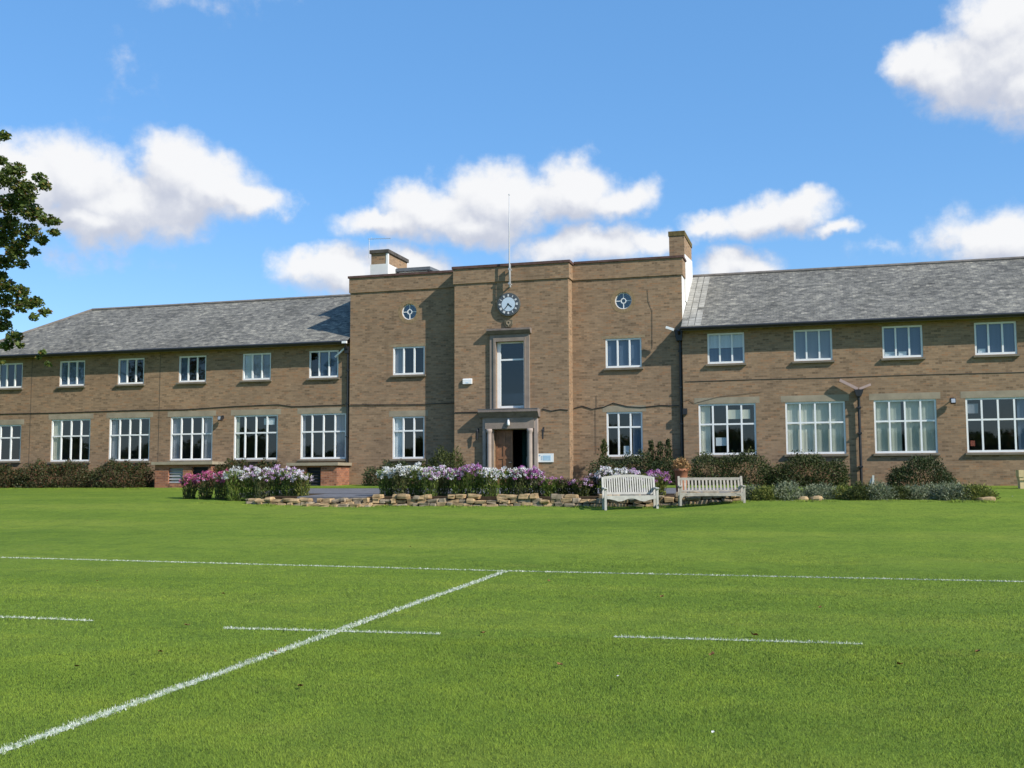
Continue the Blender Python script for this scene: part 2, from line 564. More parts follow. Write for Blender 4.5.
mat_leaf('purple_petal', [(0.0, (0.26, 0.06, 0.22)), (0.5, (0.45, 0.13, 0.38)), (1.0, (0.62, 0.32, 0.56))], 0.25)
mat_leaf('pink_petal', [(0.0, (0.33, 0.04, 0.14)), (0.5, (0.52, 0.09, 0.24)), (1.0, (0.66, 0.25, 0.40))], 0.25)
mat_leaf('blush_petal', [(0.0, (0.60, 0.42, 0.56)), (0.5, (0.78, 0.70, 0.76)), (1.0, (0.84, 0.82, 0.82))], 0.25)
mat_leaf('rust_petal', [(0.0, (0.16, 0.075, 0.05)), (0.5, (0.24, 0.13, 0.10)), (1.0, (0.30, 0.17, 0.20))], 0.2)
mat_leaf('orange_petal', [(0.0, (0.18, 0.10, 0.04)), (0.5, (0.34, 0.19, 0.075)), (1.0, (0.46, 0.30, 0.14))], 0.2)


# ------------------------------------------------------------------ mesh helpers
class MB:
    def __init__(self):
        self.v, self.f = [], []

    def add(self, vs, fs):
        o = len(self.v)
        self.v += [tuple(p) for p in vs]
        self.f += [tuple(i + o for i in q) for q in fs]
        return self

    def quad(self, a, b, c, d):
        return self.add((a, b, c, d), ((0, 1, 2, 3),))

    def box(self, x0, x1, y0, y1, z0, z1):
        return self.add([(x, y, z) for z in (z0, z1) for y in (y0, y1) for x in (x0, x1)],
                        [(0, 2, 3, 1), (4, 5, 7, 6), (0, 1, 5, 4), (2, 6, 7, 3), (0, 4, 6, 2), (1, 3, 7, 5)])

    def prism_y(self, prof, y0, y1):
        """profile in (x, z), extruded along y"""
        n = len(prof)
        vs = [(x, y0, z) for x, z in prof] + [(x, y1, z) for x, z in prof]
        fs = [tuple(range(n)), tuple(range(2 * n - 1, n - 1, -1))]
        fs += [(i + n, (i + 1) % n + n, (i + 1) % n, i) for i in range(n)]
        return self.add(vs, fs)

    def prism_x(self, prof, x0, x1):
        """profile in (y, z), extruded along x"""
        n = len(prof)
        vs = [(x0, y, z) for y, z in prof] + [(x1, y, z) for y, z in prof]
        fs = [tuple(range(n)), tuple(range(2 * n - 1, n - 1, -1))]
        fs += [(i, i + n, (i + 1) % n + n, (i + 1) % n)[::-1] for i in range(n)]
        return self.add(vs, fs)

    def bar(self, p, q, w, t, up=(0, 0, 1)):
        p, q = Vector(p), Vector(q)
        d = (q - p).normalized()
        s = d.cross(Vector(up))
        if s.length < 1e-4:
            s = d.cross(Vector((1, 0, 0)))
        s.normalize()
        n = s.cross(d)
        vs = []
        for b in (p, q):
            for i, j in ((-1, -1), (1, -1), (1, 1), (-1, 1)):
                vs.append(b + s * (w / 2 * i) + n * (t / 2 * j))
        return self.add(vs, [(3, 2, 1, 0), (4, 5, 6, 7), (0, 1, 5, 4), (1, 2, 6, 5), (2, 3, 7, 6), (3, 0, 4, 7)])

    def tube(self, pts, r, n=8):
        pts = [Vector(p) for p in pts]
        rs = r if isinstance(r, (list, tuple)) else [r] * len(pts)
        vs, fs = [], []
        ref = None
        for i, p in enumerate(pts):
            d = (pts[min(i + 1, len(pts) - 1)] - pts[max(i - 1, 0)]).normalized()
            a = ref - d * ref.dot(d) if ref is not None else d.orthogonal()
            if a.length < 1e-5:
                a = d.orthogonal()
            a.normalize()
            ref = a
            b = d.cross(a)
            for k in range(n):
                t = 2 * math.pi * k / n
                vs.append(p + (a * math.cos(t) + b * math.sin(t)) * rs[i])
        for i in range(len(pts) - 1):
            for k in range(n):
                k2 = (k + 1) % n
                fs.append((i * n + k, i * n + k2, (i + 1) * n + k2, (i + 1) * n + k))
        fs.append(tuple(range(n - 1, -1, -1)))
        fs.append(tuple(range((len(pts) - 1) * n, len(pts) * n)))
        return self.add(vs, fs)

    def lathe(self, c, prof, n=16):
        """profile of (radius, z) turned about the vertical through c"""
        vs, fs = [], []
        for r, z in prof:
            for k in range(n):
                t = 2 * math.pi * k / n
                vs.append((c[0] + r * math.cos(t), c[1] + r * math.sin(t), c[2] + z))
        for i in range(len(prof) - 1):
            for k in range(n):
                k2 = (k + 1) % n
                fs.append((i * n + k, i * n + k2, (i + 1) * n + k2, (i + 1) * n + k))
        fs.append(tuple(range(n - 1, -1, -1)))
        fs.append(tuple(range((len(prof) - 1) * n, len(prof) * n)))
        return self.add(vs, fs)

    def disc_y(self, c, r, y0, y1, n=32, r_in=0.0):
        """disc or ring facing -y"""
        cx, cz = c
        if r_in <= 0:
            prof = [(cx + r * math.cos(2 * math.pi * k / n), cz + r * math.sin(2 * math.pi * k / n)) for k in range(n)]
            return self.prism_y(prof, y0, y1)
        vs, fs = [], []
        for y in (y0, y1):
            for rr in (r, r_in):
                for k in range(n):
                    t = 2 * math.pi * k / n
                    vs.append((cx + rr * math.cos(t), y, cz + rr * math.sin(t)))
        for k in range(n):
            k2 = (k + 1) % n
            fs.append((k, k2, n + k2, n + k))
            fs.append((2 * n + k2, 2 * n + k, 3 * n + k, 3 * n + k2))
            fs.append((k2, k, 2 * n + k, 2 * n + k2))
            fs.append((n + k, n + k2, 3 * n + k2, 3 * n + k))
        return self.add(vs, fs)

    def stone(self, c, sx, sy, sz, rnd, e=0.28):
        """a rough, rounded building stone"""
        n, mrow = 10, 6
        vs, fs = [], []
        ph = [rnd.uniform(0, 6.28) for _ in range(4)]
        tl = rnd.gauss(0, .07)
        ct, st = math.cos(tl), math.sin(tl)
        for i in range(mrow + 1):
            b = -math.pi / 2 + math.pi * i / mrow
            for k in range(n):
                a = 2 * math.pi * k / n
                x, y, z = math.cos(b) * math.cos(a), math.cos(b) * math.sin(a), math.sin(b)
                x, y, z = [math.copysign(abs(q) ** e, q) if abs(q) > 1e-6 else 0 for q in (x, y, z)]
                j = 1 + 0.08 * math.sin(2.3 * a + ph[0]) + 0.07 * math.sin(3.1 * b + ph[1]) + rnd.uniform(-.08, .08)
                px, py, pz = x * sx / 2 * j, y * sy / 2 * j, z * sz / 2 * (1 + 0.14 * math.sin(a + ph[2]) + rnd.uniform(-.06, .06))
                vs.append((c[0] + px * ct - pz * st, c[1] + py, c[2] + px * st + pz * ct))
        for i in range(mrow):
            for k in range(n):
                k2 = (k + 1) % n
                fs.append((i * n + k, i * n + k2, (i + 1) * n + k2, (i + 1) * n + k))
        return self.add(vs, fs)

    def build(self, name, mat, parent=None, org=None, smooth=False):
        v = np.array(self.v, dtype=np.float64)
        if org is not None:
            v = v - np.array(org)
        me = bpy.data.meshes.new(name)
        me.from_pydata(v.tolist(), [], self.f)
        me.update()
        # metre-true uv laid on each face
        uvl = me.uv_layers.new(name='UVMap')
        ov = np.array(self.v)
        uv = np.zeros((len(me.loops), 2))
        for p in me.polygons:
            n = p.normal
            if abs(n.z) > 0.98:
                ua, va = Vector((1, 0, 0)), Vector((0, 1, 0))
            else:
                ua = Vector((0, 0, 1)).cross(n).normalized()
                va = n.cross(ua)
            for li in p.loop_indices:
                q = ov[me.loops[li].vertex_index]
                uv[li] = (q[0] * ua.x + q[1] * ua.y + q[2] * ua.z, q[0] * va.x + q[1] * va.y + q[2] * va.z)
        uvl.data.foreach_set('uv', uv.astype(np.float32).ravel())
        if smooth:
            me.polygons.foreach_set('use_smooth', [True] * len(me.polygons))
        me.materials.append(mat)
        o = bpy.data.objects.new(name, me)
        COL.objects.link(o)
        if parent is not None:
            o.parent = parent
        return o


def mesh_np(name, verts, faces_n, mat, parent=None, idx=None):
    """verts (N,3); consecutive runs of faces_n verts make one face"""
    me = bpy.data.meshes.new(name)
    nv = len(verts)
    nf = nv // faces_n
    me.vertices.add(nv)
    me.vertices.foreach_set('co', np.ascontiguousarray(verts, dtype=np.float32).ravel())
    me.loops.add(nv)
    me.loops.foreach_set('vertex_index', np.arange(nv, dtype=np.int32))
    me.polygons.add(nf)
    me.polygons.foreach_set('loop_start', np.arange(0, nv, faces_n, dtype=np.int32))
    me.update(calc_edges=True)
    me.materials.append(mat)
    o = bpy.data.objects.new(name, me)
    COL.objects.link(o)
    if parent is not None:
        o.parent = parent
    return o


def unit(a):
    return a / (np.linalg.norm(a, axis=1, keepdims=True) + 1e-9)


def leaf_quads(pos, direc, size, aspect=0.5, fold=0.2):
    """rhombic, slightly folded leaves: (N*4, 3)"""
    n = len(pos)
    d = unit(direc)
    r = unit(np.cross(d, RNG.normal(size=(n, 3))))
    nn = np.cross(d, r)
    s = np.asarray(size).reshape(-1, 1) * np.ones((n, 1))
    a = pos - d * s * 0.5
    b = pos + r * s * aspect * 0.5 + nn * s * fold * 0.3
    c = pos + d * s * 0.5
    e = pos - r * s * aspect * 0.5 + nn * s * fold * 0.3
    return np.stack([a, b, c, e], 1).reshape(-1, 3)


def tag(o, label=None, cat=None, group=None, kind=None):
    if label:
        o['label'] = label
    if cat:
        o['category'] = cat
    if group:
        o['group'] = group
    if kind:
        o['kind'] = kind
    return o


def thing(name, loc, label, cat, group=None, rz=0.0):
    o = bpy.data.objects.new(name, None)
    COL.objects.link(o)
    o.location = loc
    o.rotation_euler = (0, 0, rz)
    o.empty_display_size = 0.2
    return tag(o, label, cat, group)


# ------------------------------------------------------------------ ground
YL, YB, YR, YY = 44.18, 44.0, 43.78, 43.30      # fronts of left wing, middle block, right wing, entrance bay
GZ = 1.2                                        # ground at the building


def sst(t):
    t = min(1.0, max(0.0, t))
    return t * t * (3 - 2 * t)


_py = [-1000, 16.5, 19, 23, 28, 33.4, 36, 40, 43, 1000]
_pz = [0, 0, .03, .17, .38, .62, .78, 1.05, 1.18, 1.2]


def gz(x, y):
    z = float(np.interp(y, _py, _pz))
    bell = sst((y - 26) / 7) * (1 - sst((y - 34) / 8))
    z += 0.20 * sst((x + 5.5) / 4) * bell
    z += 0.10 * sst((-17 - x) / 5) * bell
    return z


def build_ground():
    xs = [-900, -300, -120, -70] + list(np.arange(-52, 22.1, 0.75)) + [40, 120, 300, 900]
    ys = [-900, -300, -100, -30, -8] + list(np.arange(0, 48.1, 0.75)) + [70, 140, 300, 900]
    vs = [(x, y, gz(x, y) + (0.012 * math.sin(x * 1.7 + y * .9) + 0.010 * math.sin(x * .6 - y * 1.3) if 18.5 < y < 42 else 0)) for y in ys for x in xs]
    nx = len(xs)
    fs = [(j * nx + i, j * nx + i + 1, (j + 1) * nx + i + 1, (j + 1) * nx + i) for j in range(len(ys) - 1) for i in range(nx - 1)]
    o = MB().add(vs, fs).build('lawn', M['lawn'], smooth=True)
    tag(o, kind='structure')


build_ground()

# terrace behind the dry-stone wall: soil bed, asphalt path, strip of turf against the building
TX0, TX1 = -18.8, -2.6


def tz(y):
    return 0.93 + (y - 33.8) * 0.029


def sheet(name, x0, x1, y0, y1, dz, mat, skirt=0.0):
    mb = MB()
    nx, ny = 24, 6
    for i in range(nx):
        for j in range(ny):
            xa, xb = x0 + (x1 - x0) * i / nx, x0 + (x1 - x0) * (i + 1) / nx
            ya, yb = y0 + (y1 - y0) * j / ny, y0 + (y1 - y0) * (j + 1) / ny
            mb.quad((xa, ya, tz(ya) + dz), (xb, ya, tz(ya) + dz), (xb, yb, tz(yb) + dz), (xa, yb, tz(yb) + dz))
    if skirt:
        mb.quad((x0, y0, tz(y0) - skirt), (x1, y0, tz(y0) - skirt), (x1, y0, tz(y0) + dz), (x0, y0, tz(y0) + dz))
        mb.quad((x0, y1, tz(y1) - skirt), (x0, y0, tz(y0) - skirt), (x0, y0, tz(y0) + dz), (x0, y1, tz(y1) + dz))
        mb.quad((x1, y0, tz(y0) - skirt), (x1, y1, tz(y1) - skirt), (x1, y1, tz(y1) + dz), (x1, y0, tz(y0) + dz))
    return tag(mb.build(name, mat), kind='structure')


sheet('soil', TX0, -17.55, 33.75, 36.0, 0.0, M['soil'], 0.2)
sheet('path', -17.55, -14.95, 33.72, 36.0, 0.0, M['asphalt'], 0.2)
sheet('soil', -14.95, TX1, 33.75, 36.0, 0.0, M['soil'], 0.2)
sheet('path', TX0 - 2.4, TX1, 36.0, 40.6, 0.02, M['asphalt'], 0.4)
sheet('turf_verge', TX0 - 4.2, TX1, 40.6, 43.9, 0.05, M['lawn'], 0.3)


# grass blades (stuff) and painted pitch lines
LINES = []          # (polyline points, half width)


def build_lines():
    def strip(pts, w, name='pitch_line'):
        LINES.append((pts, w / 2))
        mb = MB()
        P = []
        for (xa, ya), (xb, yb) in zip(pts[:-1], pts[1:]):
            L = math.hypot(xb - xa, yb - ya)
            n = max(2, int(L / 0.06))
            for i in range(n + 1):
                t = i / n
                P.append((xa + (xb - xa) * t, ya + (yb - ya) * t, (xb - xa) / L, (yb - ya) / L))
        row = []
        for i, (x, y, dx, dy) in enumerate(P):
            a = w / 2 * random.uniform(0.6, 1.25)
            b = w / 2 * random.uniform(0.6, 1.25)
            z = gz(x, y) + 0.004
            row.append(((x - dy * a, y + dx * a, z), (x + dy * b, y - dx * b, z)))
        for i in range(len(row) - 1):
            mb.quad(row[i][1], row[i + 1][1], row[i + 1][0], row[i][0])
        # painted blades standing on it
        blades = []
        for (xa, ya), (xb, yb) in zip(pts[:-1], pts[1:]):
            L = math.hypot(xb - xa, yb - ya)
            dcam = math.hypot((xa + xb) / 2, (ya + yb) / 2)
            n = int(L * w * min(9000, 9000 * (8 / dcam) ** 1.3))
            for i in range(n):
                t = random.random()
                s = random.gauss(0, 0.42) * w
                s = max(-w * .75, min(w * .75, s))
                x = xa + (xb - xa) * t - (yb - ya) / L * s
                y = ya + (yb - ya) * t + (xb - xa) / L * s
                h = random.uniform(.010, .028)
                a = random.uniform(0, 6.28)
                wd = random.uniform(.0025, .005) * max(1, math.hypot(x, y) / 8)
                lx, ly = random.gauss(0, .4) * h, random.gauss(0, .4) * h
                z = gz(x, y)
                k = len(mb.v)
                mb.v += [(x - math.cos(a) * wd, y - math.sin(a) * wd, z), (x + math.cos(a) * wd, y + math.sin(a) * wd, z), (x + lx, y + ly, z + h)]
                mb.f.append((k, k + 1, k + 2))
        tag(mb.build(name, M['line_paint']), kind='structure')
    strip([(-34, 18.1), (-16, 17.72), (-5.1, 17.15), (2.83, 17.18), (20, 17.3)], 0.058)
    strip([(-5.08, 17.13), (-4.85, 11.5), (-4.56, 5.19), (-4.2, -4)], 0.086)
    for x0, x1, y0, y1 in ((-10.1, -7.75, 10.2, 10.15), (-6.02, -3.70, 10.0, 10.17), (-1.99, .32, 10.42, 10.55), (2.05, 4.35, 10.65, 10.78), (-14.2, -11.85, 10.3, 10.25)):
        strip([(x0, y0), (x1, y1)], 0.06)


build_lines()


def build_grass():
    N = 900000
    half = math.atan(512 / F_PX) + 0.10
    th = RNG.uniform(-half, half, N) + YAW          # measured from +Y towards -X
    r = np.sqrt(RNG.uniform(4.6 ** 2, 24 ** 2, N))
    keep = RNG.uniform(size=N) < np.minimum(1.0, (8.5 / r) ** 1.1) * np.clip((24 - r) / 7, 0, 1)
    th, r = th[keep], r[keep]
    x, y = -np.sin(th) * r, np.cos(th) * r
    dens_near = np.ones(len(x), bool)
    # nearer band gets a second helping
    n2 = 330000
    th2 = RNG.uniform(-half, half, n2) + YAW
    r2 = np.sqrt(RNG.uniform(4.6 ** 2, 10.5 ** 2, n2))
    x = np.concatenate([x, -np.sin(th2) * r2])
    y = np.concatenate([y, np.cos(th2) * r2])
    # no green blades on the paint
    ok = np.ones(len(x), bool)
    for pts, hw in LINES:
        for (xa, ya), (xb, yb) in zip(pts[:-1], pts[1:]):
            dx, dy = xb - xa, yb - ya
            L2 = dx * dx + dy * dy
            t = np.clip(((x - xa) * dx + (y - ya) * dy) / L2, 0, 1)
            dd = np.hypot(x - xa - t * dx, y - ya - t * dy)
            ok &= dd > hw * RNG.uniform(0.6, 1.15, len(x))
    x, y = x[ok], y[ok]
    n = len(x)
    rr = np.hypot(x, y)
    z = np.interp(y, _py, _pz)
    # clumpy heights
    patch = 0.5 + 0.5 * np.sin(x * 2.1 + 1.7 * np.sin(y * 1.3)) * np.sin(y * 2.6 + 1.1 * np.sin(x * 1.9))
    far = np.clip((24 - rr) / 10, 0.05, 1)
    h = RNG.uniform(0.008, 0.020, n) * (0.8 + 0.5 * patch) * (0.35 + 0.65 * far)
    a = RNG.uniform(0, 2 * np.pi, n)
    wd = RNG.uniform(0.0014, 0.0028, n) * np.maximum(1, rr / 7)
    lx, ly = RNG.normal(0, .55, n) * h, RNG.normal(0, .55, n) * h
    v = np.empty((n, 3, 3))
    v[:, 0] = np.stack([x - np.cos(a) * wd, y - np.sin(a) * wd, z - .003], 1)
    v[:, 1] = np.stack([x + np.cos(a) * wd, y + np.sin(a) * wd, z - .003], 1)
    v[:, 2] = np.stack([x + lx, y + ly, z + h], 1)
    # rougher fringe where the mower does not reach, along the wall, the beds and the hedges
    fx, fy = [], []
    m = 26000
    ux = RNG.uniform(-46, 9, m)
    uy = np.where(ux < -21.5, 41.6, 33.15) + RNG.normal(0, .12, m)
    hz = np.array([gz(p, q) for p, q in zip(ux, uy)])
    hh = RNG.uniform(.03, .10, m) * (0.55 + 0.45 * np.sin(ux * 2.3) * np.sin(ux * 5.1 + 1))
    aa = RNG.uniform(0, 6.28, m)
    w2 = RNG.uniform(.006, .012, m)
    v2 = np.empty((m, 3, 3))
    v2[:, 0] = np.stack([ux - np.cos(aa) * w2, uy - np.sin(aa) * w2, hz - .005], 1)
    v2[:, 1] = np.stack([ux + np.cos(aa) * w2, uy + np.sin(aa) * w2, hz - .005], 1)
    v2[:, 2] = np.stack([ux + RNG.normal(0, .4, m) * hh, uy + RNG.normal(0, .4, m) * hh, hz + hh], 1)
    v = np.concatenate([v, v2])
    o = mesh_np('grass', v.reshape(-1, 3), 3, M['grass_blade'])
    tag(o, 'short mown green grass of the playing field', 'grass', kind='stuff')


build_grass()

# ------------------------------------------------------------------ the school building
B0 = (-12.57, YB, GZ)
school = thing('school_building', B0, 'long two storey buff brick school with slate roofed wings and flat topped entrance block', 'building')


def part(mb, name, mat, parent=school, smooth=False):
    return mb.build(name, mat, parent, B0, smooth)


def wall_panel(mb, x0, x1, z0, z1, y, openings, rounds=(), reveal=0.16):
    """a wall face looking to -y, with true openings and their reveals"""
    xs = sorted({x0, x1, *[a for o in openings for a in o[:2]], *[c for cx, cz, r in rounds for c in (cx - r * 1.2, cx + r * 1.2)]})
    zs = sorted({z0, z1, *[a for o in openings for a in o[2:4]], *[c for cx, cz, r in rounds for c in (cz - r * 1.2, cz + r * 1.2)]})
    for i in range(len(xs) - 1):
        for j in range(len(zs) - 1):
            a, b, c, d = xs[i], xs[i + 1], zs[j], zs[j + 1]
            mx, mz = (a + b) / 2, (c + d) / 2
            if any(o[0] < mx < o[1] and o[2] < mz < o[3] for o in openings):
                continue
            if any(abs(mx - cx) < r * 1.2 and abs(mz - cz) < r * 1.2 for cx, cz, r in rounds):
                continue
            mb.quad((a, y, c), (b, y, c), (b, y, d), (a, y, d))
    for (a, b, c, d) in openings:
        e = y + reveal
        mb.quad((a, y, c), (a, y, d), (a, e, d), (a, e, c))
        mb.quad((b, y, d), (b, y, c), (b, e, c), (b, e, d))
        mb.quad((a, y, d), (b, y, d), (b, e, d), (a, e, d))
        mb.quad((a, y, c), (a, e, c), (b, e, c), (b, y, c))
    for cx, cz, r in rounds:
        n = 32
        s = r * 1.2
        for k in range(n):
            t0, t1 = 2 * math.pi * k / n - math.pi / 4, 2 * math.pi * (k + 1) / n - math.pi / 4

            def sq(t):
                c, q = math.cos(t), math.sin(t)
                f = s / max(abs(c), abs(q))
                return (cx + c * f, y, cz + q * f)
            p0, p1 = (cx + r * math.cos(t0), y, cz + r * math.sin(t0)), (cx + r * math.cos(t1), y, cz + r * math.sin(t1))
            mb.quad(p0, sq(t0), sq(t1), p1)
            mb.quad((p1[0], y, p1[2]), (p1[0], y + reveal, p1[2]), (p0[0], y + reveal, p0[2]), (p0[0], y, p0[2]))


UZ0, UZ1 = 6.15, 7.40         # upper windows
LZ0, LZ1 = 2.44, 4.51         # large ground floor windows
UPL = [-21.74, -25.17, -28.59, -31.98, -35.35, -39.02]
LOL = [-21.73, -25.17, -28.57, -31.98, -35.33]
UPR = [-3.59, -0.18, 3.18, 6.52, 9.9]
LOR = [-3.60, -0.17, 3.18, 6.50, 9.9]
UW, LW = 1.48, 2.28
XL0, XBL, XBR, XR1 = -41.75, -20.35, -5.35, 12.0
YX0, YX1 = -15.10, -10.03


def opening(cx, w, z0, z1):
    return (cx - w / 2, cx + w / 2, z0, z1)


# wing walls
mb = MB()
ops = [opening(c, UW, UZ0, UZ1) for c in UPL] + [opening(c, LW, LZ0, LZ1) for c in LOL] + [opening(-39.2, 1.92, 2.49, 4.30)]
wall_panel(mb, XL0, XBL, 0.7, 7.70, YL, ops)
mb.quad((XL0, YL + 8.4, .7), (XL0, YL, .7), (XL0, YL, 7.66), (XL0, YL + 8.4, 7.66))
mb.quad((XBL, YL + 8.4, .7), (XL0, YL + 8.4, .7), (XL0, YL + 8.4, 7.66), (XBL, YL + 8.4, 7.66))
part(mb, 'wall', M['buff_brick'])
mb = MB()
ops = [opening(c, UW, UZ0, UZ1) for c in UPR] + [opening(c, LW, LZ0, LZ1) for c in LOR]
wall_panel(mb, XBR, XR1, 0.7, 7.66, YR, ops)
mb.quad((XBR, YB, .7), (XBR, YR, .7), (XBR, YR, 7.66), (XBR, YB, 7.66))
mb.quad((XR1, YR, .7), (XR1, YR + 8.4, .7), (XR1, YR + 8.4, 7.66), (XR1, YR, 7.66))
mb.add([(XR1, YR, 7.66), (XR1, YR + 8.4, 7.66), (XR1, YR + 4.2, 10.5)], [(0, 1, 2)])
mb.quad((XR1, YR + 8.4, .7), (XBR, YR + 8.4, .7), (XBR, YR + 8.4, 7.66), (XR1, YR + 8.4, 7.66))
part(mb, 'wall', M['buff_brick'])

# middle block: front faces either side of the bay, sides, back
mb = MB()
RW = 0.36
wall_panel(mb, XBL, YX0, .7, 9.95, YB, [opening(-17.5, 1.52, 6.14, 7.40), opening(-17.5, 1.52, 2.41, 4.28)], [(-17.49, 8.97, RW)])
mb.quad((XBL, YB + 8.8, .7), (XBL, YB, .7), (XBL, YB, 9.95), (XBL, YB + 8.8, 9.95))
part(mb, 'wall', M['buff_brick'])
mb = MB()
wall_panel(mb, YX1, XBR, .7, 9.95, YB, [opening(-7.84, 1.53, 6.14, 7.38), opening(-7.84, 1.52, 2.41, 4.28)], [(-7.82, 8.98, RW)])
mb.quad((XBR, YB, .7), (XBR, YB + 8.8, .7), (XBR, YB + 8.8, 7.0), (XBR, YB, 7.0))
mb.quad((XBR, YB + 8.8, .7), (XBL, YB + 8.8, .7), (XBL, YB + 8.8, 10.6), (XBR, YB + 8.8, 10.6))
part(mb, 'wall', M['buff_brick'])
# the side above the right wing's roof is rendered white
mb = MB()
mb.quad((XBR, YB, 7.0), (XBR, YB + 8.8, 7.0), (XBR, YB + 8.8, 9.95), (XBR, YB, 9.95))
part(mb, 'rendered_wall', M['white_render'])
# parapet band, slightly proud
mb = MB()
mb.box(XBL - .05, YX0 - .003, YB - .05, YB + .3, 9.95, 10.62)
mb.box(XBL - .05, XBL + .25, YB + .302, YB + 8.8, 9.95, 10.62)
part(mb, 'parapet', M['buff_brick'])
mb = MB()
mb.box(YX1 + .053, XBR + .05, YB - .05, YB + .3, 9.95, 10.66)
mb.box(XBR - .25, XBR + .05, YB + .302, 44.985, 9.95, 10.66)

part(mb, 'parapet', M['buff_brick'])
mb = MB()
mb.box(XBL - .10, YX0 - .004, YB - .10, YB + .35, 10.62, 10.72)
mb.box(XBL - .10, XBL + .3, YB + .352, YB + 8.85, 10.62, 10.72)
part(mb, 'coping', M['coping_tile'])
mb = MB()
mb.box(YX1 + .105, XBR + .10, YB - .10, YB + .35, 10.66, 10.75)
mb.box(XBR - .3, XBR + .10, YB + .352, 44.98, 10.66, 10.75)

part(mb, 'coping', M['coping_tile'])
mb = MB()
mb.quad((XBL + .2, YB + .25, 10.0), (XBR - .2, YB + .25, 10.0), (XBR - .2, YB + 8.8, 10.05), (XBL + .2, YB + 8.8, 10.05))
part(mb, 'roof', M['felt_roof'])

# entrance bay
mb = MB()
DX0, DX1, DZ1 = -13.31, -11.84, 3.585
BW = (-13.20, -11.95, 4.50, 7.34)
wall_panel(mb, YX0, YX1, .7, 9.95, YY, [(DX0, DX1, .7, DZ1), BW], reveal=.3)
mb.quad((YX0, YB, .7), (YX0, YY, .7), (YX0, YY, 9.95), (YX0, YB, 9.95))
mb.quad((YX1, YY, .7), (YX1, YB, .7), (YX1, YB, 9.95), (YX1, YY, 9.95))
part(mb, 'wall', M['buff_brick'])
mb = MB()
mb.box(YX0 - .05, YX1 + .05, YY - .05, YB + .32, 9.95, 10.60)
part(mb, 'parapet', M['buff_brick'])
mb = MB()
mb.box(YX0 - .10, YX1 + .10, YY - .10, YB + .36, 10.60, 10.71)
part(mb, 'coping', M['coping_tile'])

# ---- roofs of the wings
OV, RH = 0.45, 4.20
EZ, RZ = 7.76, 10.66


def slope_z(t):
    return EZ + (RZ - EZ) * t


mb = MB()
ye, yr, yb2 = YL - OV, YL + RH, YL + 2 * RH + OV
xe, xa = XL0 - OV, XL0 + RH
A, Bp, Cc, D = (xe, ye, EZ), (XBL - .004, ye, EZ), (XBL - .004, yr, RZ), (xa, yr, RZ)
E_, F_ = (xe, yb2, EZ), (XBL - .004, yb2, EZ)
mb.quad(A, Bp, Cc, D)
mb.add([E_, A, D], [(0, 1, 2)])
mb.quad(F_, E_, D, Cc)
roofL = part(mb, 'roof', M['slate'])
mb = MB()
mb.tube([(xa, yr, RZ + .01), (XBL - .01, yr, RZ + .01)], .085, 8)
mb.tube([(xe + .1, ye + .1, EZ + .06), (xa, yr, RZ + .01)], .075, 8)
mb.tube([(xe + .1, yb2 - .1, EZ + .06), (xa, yr, RZ + .01)], .075, 8)
part(mb, 'ridge_tile', M['ridge_clay'], roofL)
mb = MB()
mb.box(xe, XBL - .005, ye + .02, ye + .05, EZ - .16, EZ - .02)
mb.box(xe + .01, xe + .04, ye + .051, yb2 - .02, EZ - .16, EZ - .02)
part(mb, 'fascia', M['fascia'], roofL)
mb = MB()
mb.quad((xe + .04, ye + .05, EZ - .12), (xe + .04, YL, EZ - .12), (XBL - .005, YL, EZ - .12), (XBL - .005, ye + .05, EZ - .12))
mb.quad((xe + .04, YL, EZ - .12), (xe + .04, yb2, EZ - .12), (XL0, yb2, EZ - .12), (XL0, YL, EZ - .12))
part(mb, 'soffit', M['soffit'], roofL)

mb = MB()
yeR, yrR, ybR = YR - OV, YR + RH, YR + 2 * RH + OV
x0, x1 = XBR + .004, XR1 + .3
EZ, RZ = 7.665, 10.575
mb.quad((x0 + .0, yeR, EZ), (x1, yeR, EZ), (x1, yrR, RZ), (x0, yrR, RZ))
mb.quad((x1, ybR, EZ), (x0, ybR, EZ), (x0, yrR, RZ), (x1, yrR, RZ))
roofR = part(mb, 'roof', M['slate'])
mb = MB()
mb.tube([(x0 + .02, yrR, RZ + .01), (x1, yrR, RZ + .01)], .085, 8)
part(mb, 'ridge_tile', M['ridge_clay'], roofR)
mb = MB()
mb.box(x0, x1, yeR + .02, yeR + .05, EZ - .16, EZ - .02)
part(mb, 'fascia', M['fascia'], roofR)
mb = MB()
mb.quad((x0, yeR + .05, EZ - .12), (x0, YR, EZ - .12), (x1, YR, EZ - .12), (x1, yeR + .05, EZ - .12))
part(mb, 'soffit', M['soffit'], roofR)
# paler patched slates beside the white wall, each a thin slab lying on the slope
mb = MB()
for i in range(20):
    for k in range(3):
        if random.random() < .08:
            continue
        t = (i + .2) / 20.5
        yy, zz = yeR + (yrR - yeR) * t, slope_z(t)
        dy, dz = (yrR - yeR) / 20.5 * .9, (RZ - EZ) / 20.5 * .9
        xx = x0 + .02 + k * .27
        h = random.uniform(.012, .022)
        mb.add([(xx, yy, zz + h), (xx + .24, yy, zz + h), (xx + .24, yy + dy, zz + dz + h), (xx, yy + dy, zz + dz + h),
                (xx, yy, zz - .01), (xx + .24, yy, zz - .01)], [(0, 1, 2, 3), (4, 5, 1, 0)])
part(mb, 'patched_slates', mat_plain('pale_slate', (0.30, 0.285, 0.25), .85, .3, 2.5, .2, .4), roofR)

